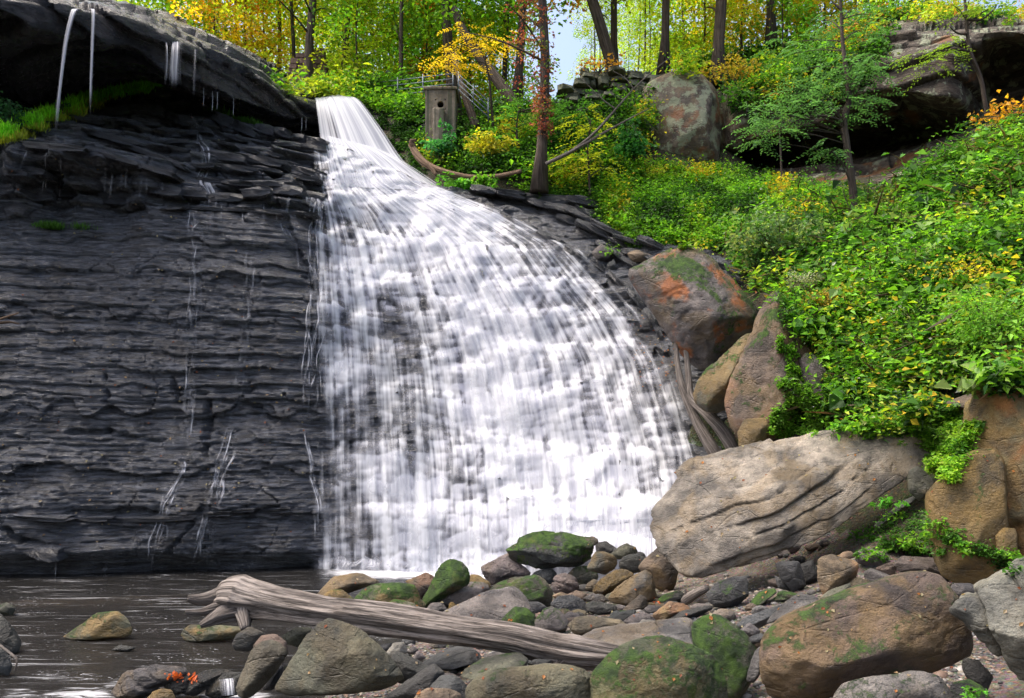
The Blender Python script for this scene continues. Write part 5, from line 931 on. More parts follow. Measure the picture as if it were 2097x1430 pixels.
wood('bare_branch', [([(1118, 336, 24.2), (1160, 316, 24.0), (1220, 282, 23.8), (1262, 258, 23.7), (1330, 222, 23.6)], (4, 4, 3, 2, 1), 30), ([(1170, 310, 24.0), (1215, 275, 23.8), (1260, 225, 23.7), (1310, 170, 23.6), (1375, 115, 23.6)], (3, 3, 2, 1.5, .8), 30), ([(1262, 225, 23.7), (1230, 200, 23.7), (1190, 160, 23.7)], (1.5, 1, .5), 10), ([(1300, 185, 23.6), (1280, 160, 23.6), (1255, 145, 23.6)], (1.4, 1, .5), 10)], M['drift'], 'leafless grey branch reaching up right from the vine tree foot', 'branch', n=7, seed=9)
_tw = hit_cliff(30, 655) - .2
wood('twig', [([(-40, 668, _tw - .4), (0, 654, _tw - .2), (38, 641, _tw)], (3, 2.5, 1.5), 12)], M['deadwood'], 'upper of two pale twigs poking in from the left border', 'twig', n=6)
wood('twig', [([(-40, 661, _tw - .4), (0, 661, _tw - .2), (20, 660, _tw - .1), (40, 664, _tw)], (3, 3, 2.5, 1.2), 12)], M['deadwood'], 'lower of two pale twigs poking in from the left border', 'twig', n=6)
wood('twig', [([(-30, 1300, 9.7), (0, 1322, 9.6), (26, 1342, 9.5), (35, 1352, 9.45), (30, 1375, 9.4)], (3, 3, 3, 2.5, 1.5), 16)], M['drift'], 'pale bent twig at the bottom of the left border', 'twig', n=6)
wood('driftwood_stump', [([(1403, 1232, 12.3), (1412, 1224, 12.2), (1432, 1212, 12.0), (1448, 1204, 11.9)], (9, 11, 9, 7), 14), ([(1408, 1222, 12.2), (1404, 1214, 12.2), (1402, 1207, 12.2)], (4, 3, 1.5), 6)], M['drift'], 'short greenish driftwood stump on the gravel', 'log', n=12, seed=12)

# ------------------------------------------------------------------ man-made remains on the rim
def box_mesh(name, sx, sy, sz, mat, bev=.02, seed=0, amp=.0):
    bm = bmesh.new(); bmesh.ops.create_cube(bm, size=1.0)
    for v in bm.verts: v.co = Vector((v.co.x * sx, v.co.y * sy, (v.co.z + .5) * sz))
    if bev: bmesh.ops.bevel(bm, geom=bm.edges[:], offset=bev, segments=1, affect='EDGES')
    rr = random.Random(seed)
    if amp:
        for v in bm.verts: v.co += Vector((rr.uniform(-amp, amp), rr.uniform(-amp, amp), rr.uniform(-amp, amp)))
    me = bpy.data.meshes.new(name); bm.to_mesh(me); bm.free(); me.materials.append(mat); return me
def empty(name, loc, label, cat, group=None):
    o = bpy.data.objects.new(name, None); COL.objects.link(o); o.location = loc; tag(o, label, cat, group); return o
blk = [box_mesh('stone', 1, 1, 1, M['masonry'], .06, i, .03) for i in range(4)]
Yr = 31.5; z0 = P(630, 196, Yr)[2]; x0 = P(588, 0, Yr)[0]; x1 = P(672, 0, Yr)[0]
ruin = empty('ruined_wall', ((x0 + x1) / 2, Yr, z0), 'ruined brown stone wall standing among the trees by the crest', 'wall')
rr = random.Random(5); zc = 0
for row in range(8):
    h_ = rr.uniform(.17, .24); left = x0 + (0, 0, .04, 0.02, .1, .16, .34, .75)[row]; x = left; right = x1 - (0, 0, 0, 0, 0, .05, .1, .12)[row]
    while x < right - .08:
        w_ = min(rr.uniform(.22, .42), right - x); o = link('stone', blk[rr.randrange(4)], parent=ruin, loc=(x + w_ / 2 - ruin.location.x, rr.uniform(-.025, .025), zc)); o.scale = (w_ - .012, .45, h_ - .01); x += w_
    zc += h_
wst = [box_mesh('stone', 1, 1, 1, M['wallstone'], .17, 10 + i, .11) for i in range(5)]
Yw = 28.3; a0 = P(1140, 214, Yw); a1 = P(1338, 214, Yw)
sw = empty('dry_stone_wall', ((a0[0] + a1[0]) / 2, Yw, a0[2] - .5), 'weathered dry stone wall on the rim left of the sandstone block', 'wall')
zc = 0
for row in range(8):
    h_ = rr.uniform(.17, .26); x = a0[0] + rr.uniform(0, .3) + (.0 if row < 4 else (row - 4) * .25)
    while x < a1[0] - .1:
        w_ = rr.uniform(.25, .6); o = link('stone', wst[rr.randrange(5)], parent=sw, loc=(x + w_ / 2 - sw.location.x, rr.uniform(-.2, .2) + .05 * row, zc)); o.scale = (w_ - .01, .7, h_ * rr.uniform(.85, 1.15)); o.rotation_euler = (rr.uniform(-.1, .1), rr.uniform(-.11, .11), rr.uniform(-.2, .2)); x += w_
    zc += h_
# concrete pillar with a round pipe hole
def pillar():
    Yp = 26.6; b = P(902, 335, Yp); top = P(902, 184, Yp); H = top[2] - b[2]; w = 62 * Yp / F_PX; d = 1.0
    root = empty('concrete_pillar', (b[0], Yp, b[2]), 'stained concrete pillar with a round hole below the railing', 'pillar')
    hz = H - 30 * Yp / F_PX; hr = .10; s = .16; n = 16; vs, fs = [], []
    def quad(*a): k = len(vs); vs.extend(a); fs.append((k, k + 1, k + 2, k + 3))
    fx = -w / 2; X = [(-w / 2, -s), (-s, s), (s, w / 2)]; Zs = [(0, hz - s), (hz - s, hz + s), (hz + s, H)]
    for i, (xa, xb) in enumerate(X):
        for j, (za, zb) in enumerate(Zs):
            if i == 1 and j == 1: continue
            quad((xa, 0, za), (xb, 0, za), (xb, 0, zb), (xa, 0, zb))
    ring = []
    for k in range(n):
        a = 2 * math.pi * k / n + math.pi / n; c, sn = math.cos(a), math.sin(a); m = s / max(abs(c), abs(sn)); ring.append(((c * m, 0, hz + sn * m), (c * hr, 0, hz + sn * hr), (c * hr, .35, hz + sn * hr)))
    for k in range(n):
        p, q = ring[k], ring[(k + 1) % n]; quad(p[0], p[1], q[1], q[0]); quad(p[1], p[2], q[2], q[1])
    quad((-w / 2, 0, H), (w / 2, 0, H), (w / 2, d, H), (-w / 2, d, H)); quad((w / 2, 0, 0), (w / 2, d, 0), (w / 2, d, H), (w / 2, 0, H)); quad((-w / 2, d, 0), (-w / 2, 0, 0), (-w / 2, 0, H), (-w / 2, d, H)); quad((w / 2, d, 0), (-w / 2, d, 0), (-w / 2, d, H), (w / 2, d, H))
    me = bpy.data.meshes.new('shaft'); me.from_pydata(vs, [], fs); me.materials.append(M['concrete']); me.update(); link('shaft', me, parent=root)
    cv = [(math.cos(2 * math.pi * k / n) * hr * 1.01, .33, hz + math.sin(2 * math.pi * k / n) * hr * 1.01) for k in range(n)]
    me = bpy.data.meshes.new('hole_shade_disc'); me.from_pydata(cv, [], [tuple(range(n))]); me.materials.append(M['black']); link('hole_shade_disc', me, parent=root)  # black disc at the tube end, painted stand-in for the shade inside
    link('buttress', box_mesh('buttress', .34, .22, H * .72, M['concrete'], .02), parent=root, loc=(-w * .05, -.10, 0))
    link('coping', box_mesh('coping', w + .12, d + .1, .09, M['concrete'], .02), parent=root, loc=(0, d / 2, H))
pillar()
def railing(label, pts, nr, hh, posts, seed):
    """pts: bottom line P1->P2; vertical rails stacked hh metres high"""
    a, b = [np.array(p) for p in pts]
    root = empty('railing', tuple(a), label, 'railing')
    for k in range(nr):
        z = hh * (k + .35) / (nr - .35 + .3) if nr > 1 else hh
        v, f, u = tube_arrays(np.stack([np.zeros(3) + [0, 0, z], b - a + [0, 0, z]]), [.016, .016], 6)
        link('rail', mesh_np('rail', v, fix_tri(f), mats=M['steel']), parent=root)
    for t in posts:
        p = (b - a) * t; v, f, u = tube_arrays(np.stack([p + [.001, 0, -.12], p + [0, 0, hh]]), [.022, .022], 6)
        link('post', mesh_np('post', v, fix_tri(f), mats=M['steel']), parent=root)
railing('grey metal railing on the rim running left from the pillar', (P(930, 186, 26.9), P(752, 203, 30.5)), 4, .62, (0.01, .33, .62, .97), 1)
railing('grey metal railing stepping down right of the pillar', (P(938, 186, 27.3), P(1002, 245, 26.2)), 4, .62, (0.02, .5, .97), 2)

# ------------------------------------------------------------------ leaves
def leaf_arrays(pos, axis, nrm, L, Wd, col, fold=.25):
    n = len(pos); axis = axis / (np.linalg.norm(axis, axis=1)[:, None] + 1e-9); side = np.cross(axis, nrm); side /= np.linalg.norm(side, axis=1)[:, None] + 1e-9; up = np.cross(side, axis)
    L = np.broadcast_to(np.asarray(L, float), (n,))[:, None]; Wd = np.broadcast_to(np.asarray(Wd, float), (n,))[:, None]
    m = pos + axis * L * .45
    v = np.stack([pos, m + side * Wd * .5 + up * Wd * fold, pos + axis * L - up * L * .12, m - side * Wd * .5 + up * Wd * fold], 1).reshape(-1, 3)
    k = np.arange(n)[:, None] * 4; f = np.concatenate([k + np.array([[0, 2, 1]]), k + np.array([[0, 3, 2]])])
    c = np.repeat(np.concatenate([col, np.ones((n, 1))], 1), 4, 0)
    return v, f, c
def rnd_dirs(n, up=.3, g=rng):
    d = g.normal(size=(n, 3)); d[:, 2] = d[:, 2] * .6 + up; return d / np.linalg.norm(d, axis=1)[:, None]
def leaf_mesh(name, parts, mat=None):
    vs, fs, cs, n = [], [], [], 0
    for v, f, c in parts: vs.append(v); fs.append(f + n); cs.append(c); n += len(v)
    return mesh_np(name, np.concatenate(vs), np.concatenate(fs), smooth=False, attrs={'leafcol': np.concatenate(cs)}, mats=mat or M['leaf'])
def spray(center, r, n, L, col, g, flat=.28, droop=.25, var=.25):
    """a flattened spray of leaves"""
    a = g.uniform(0, 2 * np.pi, n); q = r * np.sqrt(g.uniform(0, 1, n)); out_ = np.stack([np.cos(a), np.sin(a), np.zeros(n)], 1)
    pos = center + out_ * q[:, None] + np.stack([np.zeros(n), np.zeros(n), g.normal(size=n) * r * flat - droop * q * q / max(r, .01)], 1)
    ax = out_ + rnd_dirs(n, -.25, g) * .9; nr = rnd_dirs(n, .9, g)
    Ls = L * g.uniform(.65, 1.3, n)
    c = np.asarray(col)[None] * g.uniform(1 - var, 1 + var, (n, 1)) * (1 + g.normal(size=(n, 3)) * .07)
    return leaf_arrays(pos, ax, nr, Ls, Ls * .62, np.clip(c, .002, 1.5))
def crown_variant(zlo, zhi, rad, ncl, nl, L, seed, low=0.0):
    g = np.random.default_rng(seed); parts = []; cl = []
    for i in range(ncl):
        z = g.uniform(zlo, zhi); t = (z - zlo) / (zhi - zlo); rr_ = rad * (.35 + .65 * math.sin(math.pi * min(1, t * .8 + .18))) * math.sqrt(g.uniform(.05, 1)); a = g.uniform(0, 6.283)
        c = np.array([rr_ * math.cos(a), rr_ * math.sin(a), z]); cl.append(c); tint = g.uniform(.6, 1.25) * np.array([g.uniform(.85, 1.25), 1, g.uniform(.7, 1.2)])
        parts.append(spray(c, g.uniform(.5, 1.1) * rad / 3.0 + .15, nl, L, tint, g))
    return leaf_mesh('crown', parts), np.array(cl)
TALL = [crown_variant(3.2, 14, 3.0, 60, 80, .17, 300 + i) for i in range(4)]
SAP = [crown_variant(1.0, 6.2, 1.9, 42, 75, .14, 320 + i) for i in range(5)]
BUSH = [crown_variant(.25, 2.2, 1.1, 26, 70, .11, 340 + i) for i in range(3)]
GREEN, LIME, YEL, ORG, DGREEN = (.20, .42, .03), (.44, .56, .03), (.72, .56, .03), (.85, .34, .03), (.08, .22, .03)
def tree(px, Y, r, H, lean=(0, 0), crown=None, color=GREEN, label='', group=None, base=None, cat='tree', bend=0.0, seed=0, name='tree', limbs=9, barkc=None, csc=1.0, py=None, cz=0.0):
    g = np.random.default_rng(seed + int(px) * 7 + int(Y * 10))
    x = (px - CX) * Y / F_PX; z = (float(pz(x, Y)) if Y > 29.5 else float(gzi(x, Y))) if py is None else float(P(px, py, Y)[2])
    root = empty(name, (x, Y, z - .05), label, cat, group)
    k = 12; t = np.linspace(0, 1, k); path = np.stack([lean[0] * t * H + bend * np.sin(t * 5.0 + px) * .35 + .12 * np.sin(t * 9 + px * .3) * r * 6, lean[1] * t * H + .1 * np.sin(t * 7 + px), t * H], -1)
    rad = r * (1 - .72 * t) * (1 + .7 * np.exp(-t * H / .35))
    parts = [tube_arrays(path, rad, 9, .12, int(px) % 97)]
    cm, cl = crown
    for c in cl[g.permutation(len(cl))[:limbs]]:
        c = c * csc; hz = np.clip((c[2] - .9) / H, .06, .9); b = np.array([np.interp(hz, t, path[:, j]) for j in range(3)]); mid_ = (b + c) / 2 + np.array([0, 0, .15])
        parts.append(tube_arrays(smooth_path([b, mid_, c], 6), np.linspace(max(.012, r * .32 * (1 - hz)), .006, 6), 5))
    v, f, u = join(parts)
    link('trunk', mesh_np('trunk', v, fix_tri(f), attrs={'grain': u}, mats=M['bark']), parent=root)
    c = link('crown', cm, parent=root, loc=(lean[0] * H * .5, lean[1] * H * .5, cz)); c.rotation_euler = (0, 0, g.uniform(0, 6.28)); c.scale = (csc, csc, csc); c.color = (*color, 1)
    return root
ORD = ['first', 'second', 'third', 'fourth', 'fifth', 'sixth', 'seventh', 'eighth', 'ninth', 'tenth', 'eleventh', 'twelfth', 'thirteenth', 'fourteenth', 'fifteenth', 'sixteenth', 'seventeenth', 'eighteenth', 'nineteenth', 'twentieth', 'twenty-first', 'twenty-second', 'twenty-third', 'twenty-fourth', 'twenty-fifth', 'twenty-sixth', 'twenty-seventh', 'twenty-eighth', 'twenty-ninth', 'thirtieth', 'thirty-first', 'thirty-second']
CN = {GREEN: 'green', LIME: 'yellow green', YEL: 'yellow', ORG: 'orange', DGREEN: 'dark green'}
tl = [(250, 40, .13, GREEN, 0), (340, 37, .12, LIME, .02), (430, 41, .12, GREEN, 0), (480, 36, .11, YEL, .03), (525, 40, .10, LIME, -.02), (578, 36, .10, LIME, -.05), (606, 33, .08, YEL, -.03), (640, 31, .17, GREEN, .0), (703, 33, .13, LIME, .02), (737, 38, .10, YEL, -.02), (780, 42, .10, GREEN, 0), (822, 30.2, .085, GREEN, .0), (862, 44, .10, LIME, .02), (892, 35, .11, GREEN, .03), (928, 30.6, .20, GREEN, -.02), (948, 36, .13, DGREEN, .02), (1000, 40, .12, LIME, 0), (1040, 34, .12, GREEN, 0), (1066, 31, .16, GREEN, .01), (1240, 31, .22, ORG, -.1), (1266, 33, .15, LIME, .0), (1360, 31, .16, LIME, .0), (1402, 44, .09, GREEN, .0), (1482, 30.2, .21, YEL, -.04), (1576, 31, .15, YEL, .0), (1650, 36, .12, LIME, .02), (1722, 38, .13, YEL, 0), (1800, 36, .12, LIME, .02), (1900, 35, .13, LIME, 0)]
for i, (px, Y, r, c, ln) in enumerate(tl):
    tree(px, Y, r, 15, (ln, 0), TALL[i % 4], c, 'tall %s leaved woodland tree, %s trunk from the left on the rim' % (CN[c], ORD[i]), 'tall trees on the rim', seed=i, bend=1.2 if px == 1240 else .25, cz=1.0)
sl_ = [(270, 34, LIME), (330, 33.5, GREEN), (390, 35, GREEN), (440, 33, YEL), (470, 34, ORG), (500, 33, LIME), (540, 34, YEL), (700, 36, GREEN), (730, 32, LIME), (760, 35, GREEN), (800, 33, LIME), (845, 36, GREEN), (870, 32.5, GREEN), (905, 38, LIME), (960, 33, LIME), (1010, 36, GREEN), (1040, 38, LIME), (880, 34.5, ORG), (1395, 36, LIME), (1440, 33, LIME), (1460, 37, YEL), (1520, 32, YEL), (1550, 35, LIME), (1610, 32, YEL), (1640, 33.5, LIME), (1690, 32, YEL), (1750, 33, LIME), (1830, 32, GREEN), (1600, 30.6, GREEN)]
for i, (px, Y, c) in enumerate(sorted(sl_)):
    tree(px, Y, .05, 6.2, (.01, 0), SAP[i % 5], c, 'slim understorey tree with %s leaves, %s from the left' % (CN[c], ORD[i]), 'understorey trees on the rim', seed=50 + i, name='young_tree', limbs=12)
g_ = random.Random(8)
far = sorted((g_.choice([g_.uniform(200, 1080), g_.uniform(200, 1080), g_.uniform(1330, 2000)]), g_.uniform(46, 74)) for _ in range(14))
for i, (px, Y) in enumerate(far):
    tree(px, Y, .12, 15, (g_.uniform(-.03, .03), 0), g_.choice(TALL + SAP), g_.choice([GREEN, LIME, LIME, GREEN, YEL]), 'far tree deep in the woods, %s from the left of the farthest row' % ORD[i], 'trees deep in the woods', seed=90 + i, csc=1.1, name='tree')
pol = sorted((g_.uniform(1128, 1340) if i < 11 else g_.uniform(560, 900), g_.uniform(38, 56)) for i in range(16))   # thin bare poles seen against the bright gap
for i, (px, Y) in enumerate(pol):
    tree(px, Y, g_.uniform(.03, .06), 10, (g_.uniform(-.03, .03), 0), SAP[i % 5], LIME, 'thin pole like tree with few leaves, %s such pole from the left' % ORD[i], 'thin poles in the bright gap', seed=140 + i, csc=.55, cz=5.5, limbs=3, name='young_tree')
# the vine-clad tree above the falls
vt = tree(1107, 24.5, .16, 14, (-.006, .01), TALL[1], GREEN, 'straight tree with red vine leaves rooted on the ledge above the falls', cat='tree', seed=200, py=388, cz=3, bend=.15)
gg = np.random.default_rng(77); parts = []
for i in range(120):
    z = gg.uniform(1.6, 8.5); a = gg.uniform(0, 6.28); d = gg.uniform(.12, .75 if z > 3.0 else .2)
    parts.append(spray(np.array([d * math.cos(a) - .2 * (z > 4), d * math.sin(a) - .1, z]), .2, 26, .09, np.array([(.30, .07, .06), (.38, .13, .09), (.26, .12, .05), (.16, .22, .04)][gg.integers(4)]), gg))
o = link('vine', leaf_mesh('vine', parts), parent=vt); o['label'] = 'red and rusty creeper leaves round the trunk'; o.color = (1, 1, 1, 1)
def spray_tree(name, label, path, radii, br, sprays, L, col, n=80, r=.45, seed=0, cat='tree'):
    q = smooth_path([P(*a) for a in path], 26); Ym = path[0][2]; o0 = q[0].copy()
    root = empty(name, tuple(o0), label, cat)
    parts = [tube_arrays(q - o0, np.interp(np.linspace(0, 1, 26), np.linspace(0, 1, len(radii)), radii) * Ym / F_PX, 8, .1, seed)]
    for b in br: parts.append(tube_arrays(smooth_path([P(*a) for a in b], 12) - o0, np.linspace(3.2, 1.0, 12) * Ym / F_PX, 5))
    g = np.random.default_rng(seed); lp = []
    for s_ in sprays:
        c = P(*s_[:3]) - o0; rr_ = s_[3] if len(s_) > 3 else r
        pts_ = q - o0; k = np.argmin(np.linalg.norm(pts_ - c - np.array([0, 0, .0]), axis=1)); kk = max(0, k - 2)
        parts.append(tube_arrays(smooth_path([pts_[kk], (pts_[kk] + c) / 2 + np.array([0, 0, .06]), c], 7), np.linspace(1.6, .5, 7) * Ym / F_PX, 4))
        # pinnate sprigs: rows of leaflets along thin stems
        for j in range(max(3, int(n / 11))):
            a = g.uniform(0, 6.28); st = c + np.array([math.cos(a), math.sin(a), 0]) * rr_ * g.uniform(0, .8) + np.array([0, 0, g.normal() * rr_ * .25]); ln = g.uniform(.22, .4) * L / .075; m = 11
            dx = np.array([math.cos(a) - .3, math.sin(a) * .6, g.uniform(-.45, .1)]); dx /= np.linalg.norm(dx); tt = np.linspace(.1, 1, m); sp_ = st + dx * ln * tt[:, None] - np.array([0, 0, 1]) * (tt ** 2)[:, None] * ln * .25
            sd = np.cross(dx, [0, 0, 1.0]); sd /= np.linalg.norm(sd) + 1e-9; sg = np.where(np.arange(m) % 2 == 0, 1.0, -1.0); ax = sd * sg[:, None] + dx * .55 + g.normal(size=(m, 3)) * .15; nr = np.tile([0, -.25, .95], (m, 1)) + g.normal(size=(m, 3)) * .25
            cc = np.asarray(col)[None] * g.uniform(.7, 1.25) * g.uniform(.85, 1.15, (m, 1)) * np.ones((m, 3)); Ls = L * g.uniform(.8, 1.2, m); lp.append(leaf_arrays(sp_, ax, nr, Ls, Ls * .42, cc))
    v, f, u = join(parts); link('trunk', mesh_np('trunk', v, fix_tri(f), attrs={'grain': u}, mats=M['bark']), parent=root)
    o = link('crown', leaf_mesh('crown', lp), parent=root); o.color = (1, 1, 1, 1); return root
Y_ = 19.4
spray_tree('sapling', 'slender brown sapling with layered blue green leaves before the dark overhang', [(1752, 445, Y_), (1745, 380, Y_), (1733, 290, Y_), (1728, 248, Y_), (1738, 205, Y_), (1734, 150, Y_), (1726, 90, Y_), (1722, 20, Y_), (1716, -60, Y_)], (9, 8, 7, 7, 6, 5, 4, 3, 2),
           [[(1727, 250, Y_), (1690, 238, Y_ - .2), (1640, 245, Y_ - .3), (1600, 262, Y_ - .4)], [(1727, 250, Y_), (1705, 225, Y_ - .1), (1680, 205, Y_ - .2)], [(1722, 20, Y_), (1700, 0, Y_)]],
           [(1530, 245, 19.0), (1545, 262, 19.1, .3), (1560, 225, 19.1), (1580, 262, 19.0), (1590, 205, 19.2), (1610, 235, 19.0), (1625, 180, 19.3), (1640, 215, 19.0), (1655, 190, 19.2), (1670, 160, 19.5), (1690, 195, 19.1), (1700, 145, 19.6), (1715, 175, 19.1), (1730, 130, 19.3), (1755, 115, 19.4), (1775, 135, 19.5), (1790, 150, 19.3), (1765, 165, 19.2), (1745, 150, 19.0), (1790, 110, 19.6), (1775, 215, 19.6, .3), (1750, 235, 19.5, .3), (1790, 200, 19.7, .25), (1690, 302, 19.2, .28), (1705, 308, 19.1, .2), (1720, 215, 18.9), (1605, 270, 18.9, .25), (1560, 290, 19.0, .2), (1650, 140, 19.9), (1625, 110, 20.2), (1680, 100, 20.0), (1605, 90, 20.4), (1770, 60, 20.0), (1720, 60, 19.9), (1690, 40, 20.0), (1790, 30, 20.1), (1755, 15, 20.0)], .10, (.10, .22, .085), 130, .42, 5)
spray_tree('sapling', 'crooked thin sapling leaning left near the right border', [(2028, 282, 19.4), (2018, 215, 19.3), (2008, 160, 19.3), (1988, 110, 19.2), (1980, 60, 19.2), (1976, 0, 19.2), (1968, -60, 19.2)], (4.5, 4.5, 4, 4, 3.2, 2.6, 2), [[(1980, 70, 19.2), (1960, 68, 19.1), (1945, 55, 19.0)], [(1984, 105, 19.2), (1950, 100, 19.0), (1920, 115, 18.9)], [(1977, 40, 19.2), (2010, 40, 19.1), (2040, 15, 19.0)]],
           [(1935, 100, 18.9, .25), (1900, 135, 18.9, .3), (1915, 115, 19.0, .25), (1955, 105, 19.0, .2), (1950, 85, 19.0, .2), (2000, 22, 19.1, .28), (2025, 18, 19.0, .25), (2045, 8, 19.0, .25), (1950, 10, 19.2, .3), (1990, -10, 19.2, .4), (1870, 120, 19.0, .25)], .085, (.20, .30, .04), 80, .3, 6)
spray_tree('sapling', 'thin straight sapling in front of the left end of the overhang', [(1601, 368, 24.0), (1599, 320, 24.0), (1597, 280, 24.0), (1596, 262, 24.0)], (2, 2, 1.6, 1), [], [(1585, 255, 24.0, .25), (1605, 250, 24.0, .25), (1596, 240, 24.0, .25)], .10, (.15, .28, .05), 50, .3, 7)
spray_tree('sapling', 'small yellow leaved sapling beside the vine tree', [(1208, 400, 24.6), (1206, 350, 24.5), (1204, 300, 24.4), (1210, 245, 24.4)], (2.5, 2, 1.6, 1), [], [(1190, 300, 24.3, .4), (1215, 260, 24.3, .4), (1180, 330, 24.3, .35), (1225, 320, 24.3, .4), (1200, 235, 24.4, .4), (1240, 345, 24.3, .35), (1180, 255, 24.4, .3)], .12, (.42, .45, .03), 100, .4, 8)
spray_tree('sapling', 'yellow orange leaved sapling leaning over the railing', [(1010, 262, 26.6), (1005, 200, 26.4), (1000, 150, 26.3), (985, 105, 26.2), (960, 75, 26.2)], (3, 2.6, 2, 1.6, 1), [], [(925, 110, 26.2, .45), (945, 90, 26.2, .45), (960, 130, 26.2, .4), (980, 80, 26.2, .45), (1000, 105, 26.2, .45), (1030, 90, 26.2, .4), (915, 135, 26.1, .35), (940, 60, 26.2, .35), (1015, 70, 26.3, .4), (905, 120, 26.2, .3)], .12, (.62, .42, .03), 100, .4, 9)
spray_tree('sapling', 'fresh green sapling growing at the pillar foot', [(1060, 300, 26.0), (1058, 260, 26.0), (1062, 225, 26.0)], (2.5, 2, 1.2), [], [(1040, 240, 25.9, .45), (1075, 225, 25.9, .45), (1060, 205, 26.0, .4), (1090, 255, 25.9, .4), (1030, 265, 25.9, .35), (1140, 215, 26.4, .45), (1160, 235, 26.3, .45), (1180, 205, 26.4, .4)], .12, (.10, .26, .05), 100, .4, 10)
wood('leaning_tree', [([(1062, 235, 28.2), (1040, 195, 28.3), (1012, 155, 28.5), (985, 120, 28.7), (955, 75, 29), (930, 20, 29.5)], (13, 12, 11, 10, 9, 8), 30)], M['bark'], 'thick dark trunk leaning left behind the pillar', 'tree', n=12)
wood('leaning_tree', [([(975, 262, 26.9), (962, 225, 27.1), (950, 190, 27.4), (938, 150, 27.8), (930, 110, 28.2)], (9, 8, 7, 6, 6), 26)], M['bark'], 'dark trunk bent against the right side of the pillar', 'tree', n=10)
# ------------------------------------------------------------------ undergrowth, grass, moss plants, fallen leaves
from mathutils.bvhtree import BVHTree
def bvh_of(names):
    vs, fs, n = [], [], 0
    for o in SC.objects:
        if o.type != 'MESH' or o.parent is not None: continue
        if not any(o.name == a or o.name.startswith(a + '.') for a in names): continue
        me = o.data; v = np.empty(len(me.vertices) * 3, np.float32); me.vertices.foreach_get('co', v); v = v.reshape(-1, 3) + np.array(o.location, np.float32)
        k = len(me.polygons[0].vertices); li = np.empty(len(me.loops), np.int32); me.loops.foreach_get('vertex_index', li)
        f = li.reshape(-1, k)
        if k == 4: f = np.concatenate([f[:, [0, 1, 2]], f[:, [0, 2, 3]]])
        vs.append(v); fs.append(f + n); n += len(v)
    return BVHTree.FromPolygons(np.concatenate(vs).tolist(), np.concatenate(fs).tolist(), all_triangles=True)
BV = bvh_of(['ground', 'boulder', 'stone_slab', 'stone', 'sandstone_cliff', 'woodland_floor', 'caprock'])
ORI = Vector((0, 0, ZC))
def cast(px, py):
    d = (V(px, py, 10.0) - ORI).normalized(); h_ = BV.ray_cast(ORI, d); return (np.array(h_[0]), np.array(h_[1])) if h_[0] is not None else (None, None)
def in_poly(px, py, poly):
    c = False; j = len(poly) - 1
    for i in range(len(poly)):
        (xi, yi), (xj, yj) = poly[i], poly[j]
        if (yi > py) != (yj > py) and px < (xj - xi) * (py - yi) / (yj - yi) + xi: c = not c
        j = i
    return c
def in_poly_v(px, py, poly):
    c = np.zeros(len(px), bool); j = len(poly) - 1
    for i in range(len(poly)):
        (xi, yi), (xj, yj) = poly[i], poly[j]
        if yi != yj: c ^= ((yi > py) != (yj > py)) & (px < (xj - xi) * (py - yi) / (yj - yi) + xi)
        j = i
    return c
